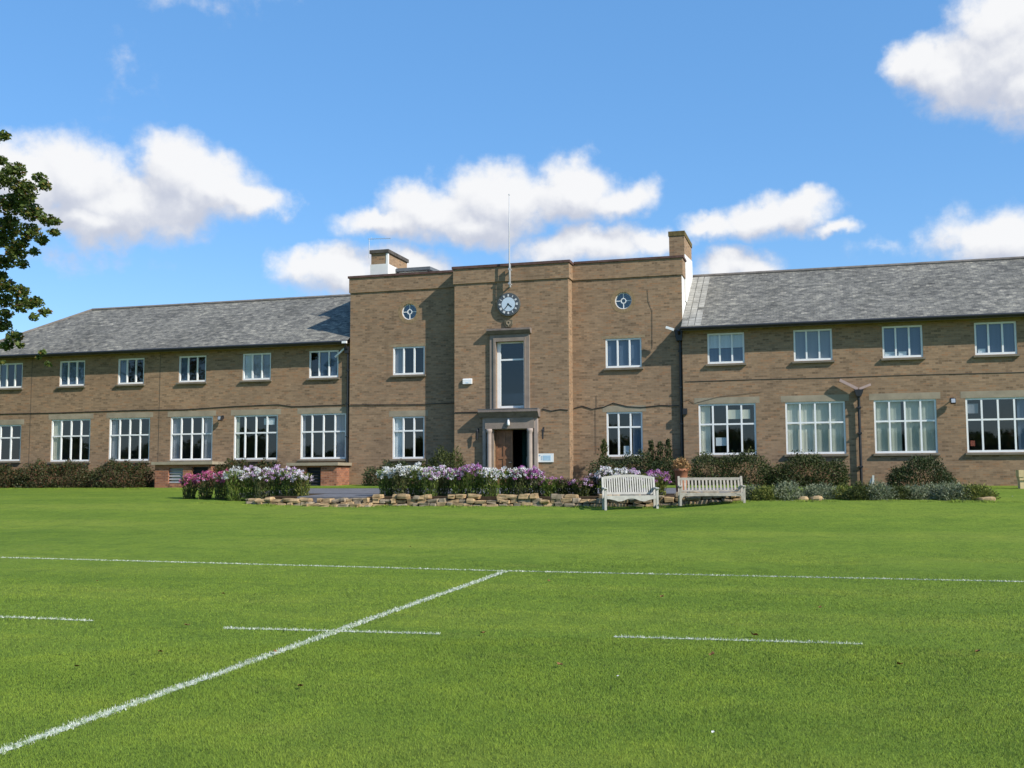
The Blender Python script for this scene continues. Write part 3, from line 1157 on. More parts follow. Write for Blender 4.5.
# gutters and downpipes
EZ = 7.76
mb = MB()
mb.tube([(xe, ye - .04, EZ - .06), (XBL - .06, ye - .04, EZ - .06)], .06, 8)
part(mb, 'gutter', M['black_iron'])
EZ = 7.665
mb = MB()
mb.tube([(XBR - .02, yeR - .04, EZ - .06), (x1, yeR - .04, EZ - .06)], .06, 8)
part(mb, 'gutter', M['black_iron'])
EZ = 7.76
mb = MB()
px = XBL - .13
mb.tube([(px, ye - .02, EZ - .1), (px, ye + .1, EZ - .25), (px, YL - .1, EZ - .5), (px, YL - .1, 1.1)], .05, 8)
for z in (1.9, 3.4, 4.9, 6.4):
    mb.box(px - .07, px + .07, YL - .16, YL, z, z + .06)
dp = part(mb, 'downpipe', M['black_iron'])
mb = MB()
mb.prism_y([(px - .15, 7.5), (px + .1, 7.5), (px + .06, 7.2), (px - .11, 7.2)], YL - .24, YL - .02)
part(mb, 'hopper', M['black_iron'], dp)
mb = MB()
mb.bar((px - .62, YL - .14, 7.06), (px - .12, YL - .16, 7.46), .07, .07)
part(mb, 'branch_pipe', M['white_paint'], dp)
mb = MB()
mb.box(px - .1, px + .12, ye - .12, ye - .02, EZ - .14, EZ - .04)
part(mb, 'gutter_outlet', M['white_paint'], dp)
EZ = 7.665
mb = MB()
px = XBR - .10
mb.tube([(px, yeR + .05, EZ - .12), (px, YB - .12, EZ - .35), (px, YB - .12, 1.1)], .055, 8)
for z in (2.2, 3.7, 5.2, 6.7):
    mb.box(px - .075, px + .075, YB - .19, YB, z, z + .06)
dp = part(mb, 'downpipe', M['black_iron'])
mb = MB()
mb.prism_y([(px - .2, 7.6), (px + .14, 7.6), (px + .1, 7.15), (px - .13, 7.15)], YB - .34, YB - .02)
part(mb, 'hopper', M['black_iron'], dp)
mb = MB()
mb.box(px + .08, px + .26, YR - .10, YR - .02, 4.1, 4.35)
part(mb, 'junction_box', M['black_iron'], dp)
mb = MB()
mb.bar((px - .52, YB - .5, 7.70), (px - .2, YB - .5, 7.58), .09, .10)
part(mb, 'branch_pipe', M['white_paint'], dp)
# forked rainwater pipe on the right wing
mb = MB()
j = (1.49, YR - .16, 4.9)
mb.tube([(1.49, YR - .16, 4.72), (1.49, YR - .12, 4.3), (1.49, YR - .12, 1.1)], .055, 8)
for z in (1.9, 3.2, 4.2):
    mb.box(1.41, 1.57, YR - .19, YR, z, z + .06)
dp = part(mb, 'downpipe', M['black_iron'])
mb = MB()
mb.prism_y([(1.32, 4.93), (1.68, 4.93), (1.58, 4.66), (1.42, 4.66)], YR - .3, YR - .02)
part(mb, 'hopper', M['black_iron'], dp)
mb = MB()
mb.bar((.80, YR - .19, 5.32), (1.46, YR - .2, 4.95), .14, .11)
part(mb, 'branch_pipe', M['pink_pipe'], dp)
mb = MB()
mb.bar((1.52, YR - .2, 4.95), (1.95, YR - .19, 5.12), .12, .09)
part(mb, 'branch_pipe', M['pink_pipe'], dp)

# ---- chimneys
ch = (-19.78, -18.96, 45.0, 47.4)
zt = at(378, 250, 45.0).z
mb = MB()
mb.box(ch[0], ch[1], ch[2], ch[3], 10.0, zt - .16)
chim = part(mb, 'chimney', M['buff_brick'])
mb = MB()
mb.box(ch[0] - .07, ch[1] + .07, ch[2] - .07, ch[3] + .07, zt - .16, zt)
part(mb, 'chimney_cap', mat_plain('dark_cap', (0.085, 0.075, 0.065), .9, .3, 4, .15, .4), chim)
mb = MB()
zr = at(378, 264.3, 45.0).z
mb.box(ch[0] - .03, ch[1] + .03, ch[2] - .03, ch[3] + .03, 10.0, zr)
mb.box(ch[1] - .08, ch[1] + .02, ch[2] - .016, ch[2] + .12, zr, zt - .17)
part(mb, 'render_coat', M['white_render'], chim)
mb = MB()
mb.box(-18.85, -17.45, 46.1, 47.6, 10.0, 11.22)
hatch = part(mb, 'roof_hatch', M['white_paint'])
mb = MB()
mb.add([(-18.9, 45.85, 11.22), (-17.2, 45.85, 11.22), (-17.2, 47.8, 11.30), (-18.9, 47.8, 11.30),
        (-18.9, 45.85, 11.36), (-17.2, 45.85, 11.36), (-17.2, 47.8, 11.44), (-18.9, 47.8, 11.44)],
       [(3, 2, 1, 0), (4, 5, 6, 7), (0, 1, 5, 4), (1, 2, 6, 5), (2, 3, 7, 6), (3, 0, 4, 7)])
part(mb, 'hatch_roof', M['felt_roof'], hatch)

ch = (-5.98, XBR + .012, 45.0, 47.7)
zt = at(679, 231, 45.0).z
mb = MB()
mb.box(ch[0], ch[1], ch[2], ch[3], 9.0, zt - .2)
chim2 = part(mb, 'chimney', M['buff_brick'])
mb = MB()
mb.box(ch[0] - .03, ch[1] + .03, ch[2] - .03, ch[3] + .03, zt - .2, zt)
part(mb, 'chimney_cap', M['mossy_cap'], chim2)
mb = MB()
za, zb_ = at(687, 254, 45.0).z, at(694, 261, 47.7).z
xx = ch[1] + .02
mb.add([(ch[1] - .02, ch[2] + .002, 9.0), (xx, ch[2] + .002, 9.0), (xx, ch[3] + .05, 9.0), (ch[1] - .02, ch[3] + .05, 9.0),
        (ch[1] - .02, ch[2] + .002, za), (xx, ch[2] + .002, za), (xx, ch[3] + .05, zb_), (ch[1] - .02, ch[3] + .05, zb_)],
       [(3, 2, 1, 0), (4, 5, 6, 7), (0, 1, 5, 4), (1, 2, 6, 5), (2, 3, 7, 6), (3, 0, 4, 7)])
part(mb, 'render_coat', M['white_render'], chim2)

# ---- windows


def curtain_mesh(x0, x1, z0, z1, y, amp=.006, wave=.17):
    mb = MB()
    n = max(8, int((x1 - x0) / .025))
    P = []
    for i in range(n + 1):
        x = x0 + (x1 - x0) * i / n
        P.append((x, y + amp * math.sin(x / wave * 6.283) + amp * .5 * math.sin(x / wave * 3.1 + 1)))
    for i in range(n):
        mb.quad((P[i][0], P[i][1], z0), (P[i + 1][0], P[i + 1][1], z0), (P[i + 1][0], P[i + 1][1], z1), (P[i][0], P[i][1], z1))
    return mb


def make_window(cx, w, z0, z1, Y, cols, transom=None, sill=True, lintel=True, extras=(), label=None):
    """white frame (the part), with pane, sill, lintel and whatever hangs behind as its sub-parts"""
    x0, x1 = cx - w / 2, cx + w / 2
    yf, ybk = Y + .035, Y + .115
    fw = .068
    mb = MB()
    mb.box(x0 + .001, x0 + fw, yf, ybk, z0 + .001, z1 - .001)
    mb.box(x1 - fw, x1 - .001, yf, ybk, z0 + .001, z1 - .001)
    mb.box(x0 + fw, x1 - fw, yf - .002, ybk, z0 + .001, z0 + fw + .015)
    mb.box(x0 + fw, x1 - fw, yf - .002, ybk, z1 - fw, z1 - .001)
    zt_ = z1 - (z1 - z0) * transom if transom else None
    for i in range(1, cols):
        x = x0 + w * i / cols
        mb.box(x - .033, x + .033, yf + .003, ybk - .003, z0 + fw + .015, z1 - fw)
    if zt_:
        mb.box(x0 + fw, x1 - fw, yf + .006, ybk - .006, zt_ - .033, zt_ + .033)
    win = part(mb, 'window', M['white_paint'])
    if label:
        win['label'] = label
    g = MB()
    # every light tilts by its own hair, so reflections break from pane to pane
    xs = [x0 + fw] + [x0 + w * i / cols for i in range(1, cols)] + [x1 - fw]
    zs = [z0 + fw] + ([zt_] if zt_ else []) + [z1 - fw]
    for i in range(cols):
        for k in range(len(zs) - 1):
            e = [random.uniform(-.004, .004) for _ in range(3)]
            yg = Y + .085
            g.quad((xs[i], yg + e[0], zs[k]), (xs[i + 1], yg + e[1], zs[k]), (xs[i + 1], yg + e[1] + e[2], zs[k + 1]), (xs[i], yg + e[0] + e[2], zs[k + 1]))
    part(g, 'pane', M['window_glass'], win)
    if sill:
        s = MB()
        s.prism_x([(Y - .11, z0 - .10), (Y + .07, z0 - .10), (Y + .07, z0 - .002), (Y - .11, z0 - .03)], x0 - .07, x1 + .07)
        part(s, 'sill', M['shaded_sill_concrete'], win)
    if lintel:
        s = MB()
        hh = .26 if w > 1.6 or transom else .12
        s.box(x0 - .16, x1 + .16, Y - .004, Y + .05, z1 + .002, z1 + hh)
        part(s, 'lintel', M['concrete'] if w > 1.6 or transom else M['soldier_brick'], win)
    for kind, a, b, c, d, mat in extras:
        # a..b across and c..d up, as fractions of the opening
        xa_, xb_, za_, zb_ = x0 + w * a, x0 + w * b, z0 + (z1 - z0) * c, z0 + (z1 - z0) * d
        if kind == 'curtain':
            part(curtain_mesh(xa_, xb_, za_, zb_, Y + .165), 'curtain', M[mat], win, True)
        elif kind == 'blind':
            e = MB()
            n = max(1, int((zb_ - za_) / .05))
            for i in range(n):
                e.quad((xa_, Y + .150, za_ + (zb_ - za_) * i / n), (xb_, Y + .150, za_ + (zb_ - za_) * i / n), (xb_, Y + .155, za_ + (zb_ - za_) * (i + 1) / n), (xa_, Y + .155, za_ + (zb_ - za_) * (i + 1) / n))
            part(e, 'blind', M[mat], win)  # blue and grey ones stand in for sky reflected in the panes
        elif kind == 'paper':
            e = MB()
            e.box(xa_, xb_, Y + .128, Y + .131, za_, zb_)
            part(e, 'notice', M[mat], win)
    return win


EU = [
    (('blind', .35, .97, .02, .98, 'blue_cloth_and_sky'),),                                   # nearest the block, x=-21.7
    (('blind', .03, .33, .02, .98, 'paper'), ('blind', .34, .97, .02, .98, 'grey_cloth')),
    (('curtain', .03, .32, .02, .98, 'blue_cloth_and_sky'),),
    (('curtain', .03, .30, .02, .98, 'blue_cloth_and_sky'),),
    (('blind', .03, .97, .02, .98, 'blue_cloth_and_sky'),),
    (('curtain', .02, .30, .02, .98, 'blue_cloth_and_sky'),),
]
for c, e in zip(UPL, EU):
    make_window(c, UW, UZ0, UZ1, YL, 3, None, extras=e)
EG = [
    (('curtain', .76, .99, .0, 1, 'grey_cloth'), ('curtain', .01, .08, 0, 1, 'grey_cloth')),
    (('paper', .66, .90, .78, .92, 'paper'), ('curtain', .01, .10, 0, 1, 'green_cloth')),
    (('curtain', .77, .99, 0, 1, 'grey_cloth'), ('curtain', .01, .18, 0, 1, 'grey_cloth')),
    (('curtain', .01, .16, 0, 1, 'grey_cloth'),),
    (('curtain', .01, .24, 0, 1, 'cream_cloth'),),
]
for c, e in zip(LOL, EG):
    make_window(c, LW, LZ0, LZ1, YL, 4, .40, extras=e)
make_window(-39.2, 1.92, 2.49, 4.30, YL, 3, .36, extras=(('curtain', .02, .2, 0, 1, 'grey_cloth'),))
make_window(-17.5, 1.52, 6.14, 7.40, YB, 3, None, extras=(('curtain', .02, .34, .0, 1, 'grey_cloth'),))
make_window(-17.5, 1.52, 2.41, 4.28, YB, 3, .34, extras=(('blind', .03, .33, .0, 1, 'paper'),))
make_window(-7.84, 1.53, 6.14, 7.38, YB, 3, None, extras=(('blind', .03, .97, .02, .98, 'blue_cloth_and_sky'),))
make_window(-7.84, 1.52, 2.41, 4.28, YB, 3, .34, extras=(('paper', .46, .62, .04, .24, 'paper'), ('curtain', .72, .98, 0, 1, 'blue_cloth_and_sky')))
ER = [
    (('blind', .03, .97, .52, .98, 'paper'), ('blind', .03, .97, .02, .50, 'blue_cloth_and_sky')),
    (('blind', .03, .97, .02, .98, 'grey_cloth'),),
    (('blind', .03, .97, .02, .98, 'blue_cloth_and_sky'), ('paper', .06, .3, .05, .2, 'paper'), ('paper', .4, .6, .05, .2, 'paper')),
    (('blind', .03, .97, .02, .98, 'blue_cloth_and_sky'), ('paper', .08, .26, .06, .2, 'paper')),
    (),
]
for c, e in zip(UPR, ER):
    make_window(c, UW, UZ0, UZ1, YR, 3, None, extras=e)
EGR = [
    (('curtain', .02, .20, 0, 1, 'cream_cloth'), ('paper', .29, .48, .18, .34, 'paper'), ('paper', .50, .90, .70, .88, 'cream_cloth')),  # last cream panel is a reflection built as a sheet behind the glass
    (('curtain', .02, .52, 0, 1, 'cream_cloth'), ('curtain', .52, .98, 0, 1, 'green_cloth')),
    (('curtain', .02, .44, 0, 1, 'green_cloth'), ('curtain', .50, .98, 0, 1, 'green_cloth')),
    (('paper', .03, .2, .72, .9, 'grey_cloth'), ('curtain', .80, .98, 0, 1, 'blue_cloth_and_sky'), ('paper', .06, .13, .12, .22, 'leaf_red')),
    (),
]
for c, e in zip(LOR, EGR):
    make_window(c, LW, LZ0, LZ1, YR, 4, .40, extras=e)

# round windows
for cx, cz in ((-17.49, 8.97), (-7.82, 8.98)):
    mb = MB()
    mb.disc_y((cx, cz), RW - .002, YB + .07, YB + .13, 32, RW - .035)
    mb.disc_y((cx, cz), .12, YB + .075, YB + .125, 20, .085)
    for a in range(4):
        t = a * math.pi / 2
        mb.bar((cx + .12 * math.cos(t), YB + .1, cz + .12 * math.sin(t)), (cx + (RW - .04) * math.cos(t), YB + .1, cz + (RW - .04) * math.sin(t)), .032, .04, (0, 1, 0))
    w = part(mb, 'round_window', M['white_paint'])
    g = MB()
    g.disc_y((cx, cz), RW - .03, YB + .10, YB + .104, 32)
    part(g, 'pane', M['window_glass'], w)
    s = MB()
    s.disc_y((cx, cz), RW + .17, YB - .006, YB + .04, 32, RW + .001)
    part(s, 'brick_ring', mat_plain('ring_brick', (0.26, 0.18, 0.10), .9, .25, 9, .15, .4), w)

# tall stair window over the door, with its stone surround
mb = MB()
x0, x1, z0, z1 = BW
yf = YY + .10
mb.box(x0 + .001, x0 + .16, yf, yf + .07, z0, z1)  # extra wide white jamb stands in for the sunlit reveal
mb.box(x1 - .08, x1 - .001, yf, yf + .07, z0, z1)
mb.box(x0 + .16, x1 - .08, yf - .002, yf + .07, z0, z0 + .10)
mb.box(x0 + .16, x1 - .08, yf - .002, yf + .07, z1 - .07, z1)
mb.box(x0 + .16, x1 - .08, yf + .004, yf + .066, 6.54, 6.61)
w = part(mb, 'window', M['white_paint'])
g = MB()
g.quad((x0 + .16, yf + .035, z0 + .1), (x1 - .08, yf + .039, z0 + .1), (x1 - .08, yf + .041, 6.56), (x0 + .16, yf + .035, 6.56))
g.quad((x0 + .16, yf + .04, 6.58), (x1 - .08, yf + .035, 6.58), (x1 - .08, yf + .035, z1 - .07), (x0 + .16, yf + .04, z1 - .07))
part(g, 'pane', M['window_glass'], w)
s = MB()
s.box(-13.47, x0 - .001, YY - .10, YY + .05, 4.44, 7.66)
s.box(x1 + .001, -11.72, YY - .10, YY + .05, 4.44, 7.66)
s.box(x0 - .001, x1 + .001, YY - .098, YY + .05, z1 + .001, 7.655)
s.box(-13.30, x0 - .001, YY - .14, YY - .101, 4.44, 7.50)
s.box(x1 + .001, -11.88, YY - .14, YY - .101, 4.44, 7.50)
s.box(x0 - .001, x1 + .001, YY - .138, YY - .099, z1 + .002, 7.50)
part(s, 'stone_surround', M['portal_stone'], w)
s = MB()
s.prism_x([(YY - .16, 7.66), (YY + .02, 7.66), (YY + .02, 7.88), (YY - .30, 7.88), (YY - .30, 7.80)], -13.56, -11.64)
part(s, 'cornice', M['shaded_cornice_stone'], w)

# ---- doorway
mb = MB()
mb.box(DX0 - .30, DX0 - .001, YY - .12, YY + .05, 1.1, 4.10)
mb.box(DX1 + .001, DX1 + .30, YY - .12, YY + .05, 1.1, 4.10)
mb.box(DX0 - .001, DX1 + .001, YY - .118, YY + .05, DZ1 + .001, 4.10)
mb.box(DX0 - .34, DX1 + .34, YY - .22, YY - .121, 3.62, 4.10)
portal = part(mb, 'door_surround', M['portal_stone'])
for cx in (DX0 - .16, DX1 + .16):
    s = MB()
    s.lathe((cx, YY - .21, 1.16), [(.14, 0), (.14, .12), (.105, .16), (.10, .3), (.095, 2.2), (.10, 2.28), (.13, 2.34), (.13, 2.455)], 18)
    part(s, 'column', M['sunlit_column_stone'], portal, True)
for cx in (DX0 - .40, DX1 + .40):
    s = MB()
    s.box(cx - .07, cx + .07, YY - .16, YY + .03, 1.1, 4.10)
    part(s, 'pilaster', M['sunlit_column_stone'], portal)
s = MB()
s.prism_x([(YY - .26, 4.10), (YY + .02, 4.10), (YY + .02, 4.43), (YY - .46, 4.43), (YY - .46, 4.32), (YY - .40, 4.27)], -13.90, -11.28)
part(s, 'cornice', M['shaded_cornice_stone'], portal)
s = MB()
s.box(-13.905, -11.275, YY - .47, YY - .2, 4.43, 4.45)
part(s, 'lead_flashing', M['felt_roof'], portal)
# left leaf shut, right leaf swung in
mb = MB()
lx0, lx1, ly = DX0 + .02, DX0 + .76, YY + .20
mb.box(lx0, lx1, ly, ly + .05, 1.1, DZ1 - .01)
door = part(mb, 'door', M['door_oak'])
s = MB()
for a, b in ((lx0, lx0 + .09), (lx0 + .325, lx0 + .415), (lx1 - .09, lx1)):
    s.box(a, b, ly - .03, ly - .001, 1.12, DZ1 - .02)
for z in (1.12, 1.75, 2.35, 2.95, DZ1 - .12):
    for a, b in ((lx0 + .09, lx0 + .325), (lx0 + .415, lx1 - .09)):
        s.box(a, b, ly - .026, ly - .001, z, z + .10)
part(s, 'door_panel', M['door_oak'], door)
s = MB()
s.tube([(lx1 - .05, ly - .03, 2.2), (lx1 - .05, ly - .09, 2.2), (lx1 - .16, ly - .09, 2.2)], .014, 8)
part(s, 'handle', M['galvanised'], door, True)
mb = MB()
mb.add([(DX1 - .40, YY + .62, 1.1), (DX1 - .12, YY + .85, 1.1), (DX1 - .12, YY + .85, DZ1 - .03), (DX1 - .40, YY + .62, DZ1 - .03),
        (DX1 - .43, YY + .66, 1.1), (DX1 - .15, YY + .89, 1.1), (DX1 - .15, YY + .89, DZ1 - .03), (DX1 - .43, YY + .66, DZ1 - .03)],
       [(0, 1, 2, 3), (5, 4, 7, 6), (1, 5, 6, 2), (4, 0, 3, 7), (3, 2, 6, 7), (4, 5, 1, 0)])
d2 = part(mb, 'door', M['green_door_reflection'])
d2['label'] = 'dark inner glazed door standing open, green reflection in its colour'
s = MB()
s.tube([(DX1 - .24, YY + .72, 2.1), (DX1 - .22, YY + .68, 2.1), (DX1 - .22, YY + .68, 2.45)], .014, 8)
part(s, 'handle', M['galvanised'], d2, True)
# door step
mb = MB()
mb.box(DX0 - .7, DX1 + .7, YY - .9, YY - .002, 1.0, 1.22)
part(mb, 'doorstep', M['concrete'])

# ---- what lies behind the glass: floors, ceilings, partitions
mb = MB()
for xa_, xb_, yy in ((XL0 + .1, XBL - .05, YL), (XBR + .05, XR1 - .1, YR), (XBL + .05, XBR - .05, YB)):
    y0_, y1_ = yy + .30, yy + 6.0
    for z0_, z1_ in ((1.25, 4.75), (5.2, 7.9)):
        mb.quad((xa_, y0_, z0_), (xb_, y0_, z0_), (xb_, y1_, z0_), (xa_, y1_, z0_))
        mb.quad((xa_, y1_, z1_), (xb_, y1_, z1_), (xb_, y0_, z1_), (xa_, y0_, z1_))
        mb.quad((xa_, y1_, z0_), (xb_, y1_, z0_), (xb_, y1_, z1_), (xa_, y1_, z1_))
    xs_ = [x for x in (-36.9, -30.3, -23.5, -15.3, -9.8, 1.5, 8.3) if xa_ < x < xb_] + [xa_, xb_]
    for x in xs_:
        mb.quad((x, y0_, 1.25), (x, y1_, 1.25), (x, y1_, 4.75), (x, y0_, 4.75))
        mb.quad((x, y0_, 5.2), (x, y1_, 5.2), (x, y1_, 7.9), (x, y0_, 7.9))
    mb.quad((xa_, y0_, 4.75), (xb_, y0_, 4.75), (xb_, y0_, 5.2), (xa_, y0_, 5.2))
# upper lofts behind the round windows
mb.quad((XBL + .1, YB + 1.2, 8.2), (XBR - .1, YB + 1.2, 8.2), (XBR - .1, YB + 1.2, 9.9), (XBL + .1, YB + 1.2, 9.9))
part(mb, 'interior', M['room_paint'])

# ---- cables tacked along the walls
for pts, y in (
        ([(XL0 + .2, 4.86), (-36.2, 4.84), (-31.4, 4.87), (-29.0, 4.84), (-26.6, 4.93), (-24.0, 4.97), (-23.3, 4.86), (XBL - .3, 4.88)], YL - .02),
        ([(XBL + .05, 4.86), (-18.6, 4.83), (-17.0, 4.80), (-15.15, 4.83)], YB - .03),
        ([(YX0 + .03, 4.36), (-13.95, 4.36)], YY - .02),
        ([(-11.2, 4.44), (-10.8, 4.34), (-10.4, 4.40), (YX1 - .05, 4.36)], YY - .02),
        ([(YX1 + .05, 4.48), (-9.6, 4.56), (-9.2, 4.42), (-8.7, 4.5), (-8.3, 4.66), (-7.7, 4.50), (-7.1, 4.45), (-6.3, 4.52), (XBR - .2, 4.48)], YB - .02),
        ([(-9.0, 4.5), (-9.0, 5.0)], YB - .02),
        ([(-9.05, 4.5), (-9.05, 2.6)], YB - .02),
        ([(XBR - .1, 4.6), (-5.1, 4.72), (-4.9, 4.55), (-3.9, 4.8), (-2.2, 4.95)], YR - .02),
        ([(-6.78, 9.4), (-6.75, 8.9), (-6.6, 8.5), (-6.62, 6.9)], YB - .015),
        ([(XBR + .1, 5.45), (-2.4, 5.46), (0.5, 5.44), (3.3, 5.46), (7.0, 5.44), (XR1, 5.45)], YR - .006)):
    mb = MB()
    mb.tube([(p[0], y, p[1]) for p in pts], .006 if pts[0][0] in (-6.78, XBR - .1, -9.0, -9.05) else .016, 6)
    part(mb, 'cable', M['black_iron'] if pts[0][1] != 5.45 else M['fascia'])
for x in (-37.72, -23.35 - 7.0):
    mb = MB()
    mb.box(x - .012, x + .012, YL - .005, YL + .01, 1.2, 7.6)
    part(mb, 'expansion_joint', M['fascia'])

# ------------------------------------------------------------------ things fixed to the building
# flagpole on the bay
p0, p1 = at(509.5, 287, YY - .34), at(509.0, 195.5, YY - .34)
fp = thing('flagpole', (p0.x, YY - .34, p0.z), 'thin white flagpole rising above the clock on the entrance block', 'flagpole')
mb = MB()
mb.tube([(0, 0, 0), (0, 0, 1.0), (0, 0, (p1.z - p0.z) * .6), (0, 0, p1.z - p0.z)], [.032, .030, .024, .014], 10)
mb.build('pole', mat_plain('pole_paint', (0.46, 0.46, 0.47), .5, .05, 4), fp, None, True)
mb = MB()
mb.lathe((0, 0, p1.z - p0.z), [(.012, 0), (.03, .02), (.03, .05), (.01, .07)], 10)
mb.build('finial', M['galvanised'], fp, None, True)
mb = MB()
for z in (.12, .75):
    mb.box(-.03, .03, .03, .30, z, z + .05)
    mb.disc_y((0, z + .025), .05, -.05, .05, 12)
mb.box(-.02, .02, .05, .16, .0, 1.0)
mb.build('bracket', M['galvanised'], fp)
# clock
CX, CZ = -12.62, 8.93
ck = thing('wall_clock', (CX, YY, CZ), 'round wall clock with dark ring and pale blue dial over the tall window', 'clock')
mb = MB()
mb.disc_y((0, 0), .50, -.14, 0, 40)
mb.build('case', mat_plain('clock_case', (0.10, 0.105, 0.10), .5, .2, 6), ck)
mb = MB()
mb.disc_y((0, 0), .45, -.155, -.142, 40, .305)
mb.build('hour_ring', M['dial_grey'], ck)
mb = MB()
mb.disc_y((0, 0), .30, -.158, -.142, 40)
mb.build('dial', M['dial_blue'], ck)
for i in range(12):
    mb = MB()
    t = math.pi / 2 - i * math.pi / 6
    c, s = math.cos(t), math.sin(t)
    # Roman style strokes as short radial bars
    nb = (2, 1, 2, 3, 2, 1, 2, 3, 3, 2, 1, 2)[i]
    for k in range(nb):
        o = (k - (nb - 1) / 2) * .035
        mb.bar((c * .33 - s * o, -.160, s * .33 + c * o), (c * .425 - s * o, -.160, s * .425 + c * o), .024, .008, (0, 1, 0))
    mb.build('numeral', M['white_paint'], ck)
for ang, ln, wd in ((232, .27, .034), (320, .20, .04)):
    t = RAD(ang)
    mb = MB()
    mb.bar((-.05 * math.cos(t), -.166, -.05 * math.sin(t)), (ln * math.cos(t), -.166, ln * math.sin(t)), wd, .008, (0, 1, 0))
    mb.build('hand', M['black_iron'], ck)
# carved plaque under the clock
pq = at(508.6, 323.4, YY - .05)
o = MB()
o.prism_y([(-.17, .15), (-.17, -.05), (-.09, -.17), (.09, -.17), (.17, -.05), (.17, .15)], -.08, 0)
pt = thing('stone_plaque', (pq.x, YY, pq.z), 'small dark carved stone shield just below the wall clock', 'plaque')
o.build('shield', mat_plain('dark_stone', (0.13, 0.11, 0.075), .9, .3, 8, .15, .5), pt)
o = MB()
o.disc_y((0, .02), .10, -.10, -.081, 20, .05)
o.box(-.02, .02, -.095, -.081, -.14, -.04)
o.build('carving', M['stone_brown'], pt)
# alarm box
al = thing('alarm_box', (-14.49, YY, 5.69), 'small white alarm box left of the tall window', 'alarm box')
mb = MB()
mb.prism_x([(-.10, -.115), (0, -.115), (0, .115), (-.07, .115), (-.10, .08)], -.20, .20)
mb.build('cover', M['white_paint'], al)
mb = MB()
mb.box(-.06, .06, -.106, -.101, -.08, -.05)
mb.build('lens', M['sign_blue'], al)


# lamps on the wings
def bulkhead(x, Y, z, label):
    r = thing('wall_lamp', (x, Y, z), label, 'lamp')
    mb = MB()
    mb.tube([(0, -.002, .05), (0, -.16, .05), (0, -.22, .02)], .02, 8)
    mb.box(-.06, .06, -.02, 0, -.03, .12)
    mb.build('bracket', M['black_iron'], r)
    mb = MB()
    mb.prism_x([(-.34, -.10), (-.16, -.14), (-.12, .02), (-.30, .08)], -.09, .09)
    mb.build('lamp_housing', M['black_iron'], r)
    mb = MB()
    mb.add([(-.07, -.345, -.09), (.07, -.345, -.09), (.07, -.308, .06), (-.07, -.308, .06)], [(0, 1, 2, 3)])
    mb.build('lamp_glass', M['galvanised'], r)


bulkhead(-26.9, YL, 4.40, 'small black wall lamp between ground floor windows of the left wing')
bulkhead(4.90, YR, 4.42, 'small black wall lamp between ground floor windows of the right wing')


def lantern(x, label):
    r = thing('wall_lantern', (x, YY, 3.42), label, 'lantern')
    mb = MB()
    mb.tube([(0, 0, .18), (0, -.12, .22), (0, -.17, .16)], .012, 8)
    mb.box(-.03, .03, -.012, 0, .05, .25)
    mb.build('bracket', M['black_iron'], r)
    mb = MB()
    mb.lathe((0, -.17, -.26), [(.02, 0), (.035, .03), (.045, .30), (.05, .36), (.055, .38), (.02, .45)], 8)
    mb.build('lantern_body', M['black_iron'], r)


lantern(-14.02, 'slim black lantern on the wall left of the doorway')
lantern(-11.14, 'slim black lantern on the wall right of the doorway')
# light over the door
dl = thing('porch_light', (-12.60, YY - .22, 3.86), 'small white porch light over the doorway', 'lamp')
mb = MB()
mb.lathe((0, -.07, -.13), [(.03, 0), (.062, .05), (.06, .14), (.035, .25), (.02, .26)], 12)
mb.build('globe', M['white_paint'], dl, None, True)
mb = MB()
mb.box(-.04, .04, -.06, 0, .10, .18)
mb.build('bracket', M['galvanised'], dl)
# sign
sg = thing('wall_sign', (-11.05, YY, 2.38), 'white rectangular sign with pale blue panel right of the doorway', 'sign')
mb = MB()
mb.box(-.335, .335, -.05, -.015, -.18, .18)
mb.build('board', M['white_paint'], sg)
mb = MB()
mb.box(-.12, .22, -.054, -.051, -.11, .10)
mb.build('panel', M['sign_blue'], sg)
mb = MB()
mb.disc_y((-.26, .10), .035, -.055, -.051, 12)
for k in range(3):
    mb.box(-.19 , -.15, -.055, -.051, -.09 + k * .06, -.05 + k * .06)
for k in range(4):
    for q in range(5):
        if random.random() < .8:
            mb.box(-.10 + q * .06, -.10 + q * .06 + random.uniform(.03, .05), -.058, -.0545, -.085 + k * .045, -.073 + k * .045)
mb.build('emblem', mat_plain('faint_ink', (0.30, 0.42, 0.55), .6, .05, 4), sg)
mb = MB()
mb.box(-.30, -.26, -.015, 0, -.1, .1)
mb.box(.26, .30, -.015, 0, -.1, .1)
mb.build('bracket', M['black_iron'], sg)
# aerial on the left chimney
pa, pb = at(369.3, 258, 44.95), at(369.3, 238.5, 44.95)
ae = thing('tv_aerial', (pa.x, 44.92, pa.z), 'thin grey television aerial strapped to the left chimney', 'aerial')
mb = MB()
mb.tube([(0, 0, 0), (0, 0, pb.z - pa.z)], .016, 6)
mb.build('mast', M['galvanised'], ae)
mb = MB()
H = pb.z - pa.z - .03
mb.tube([(-.05, 0, H), (1.0, .18, H)], .010, 6)
for k in range(9):
    xx = .04 + k * .115
    mb.tube([(xx, .18 * xx - .13, H), (xx, .18 * xx + .13, H)], .005, 5)
mb.tube([(.10, -.0, H - .09), (.10, .03, H + .09)], .006, 5)
mb.build('boom', M['galvanised'], ae)


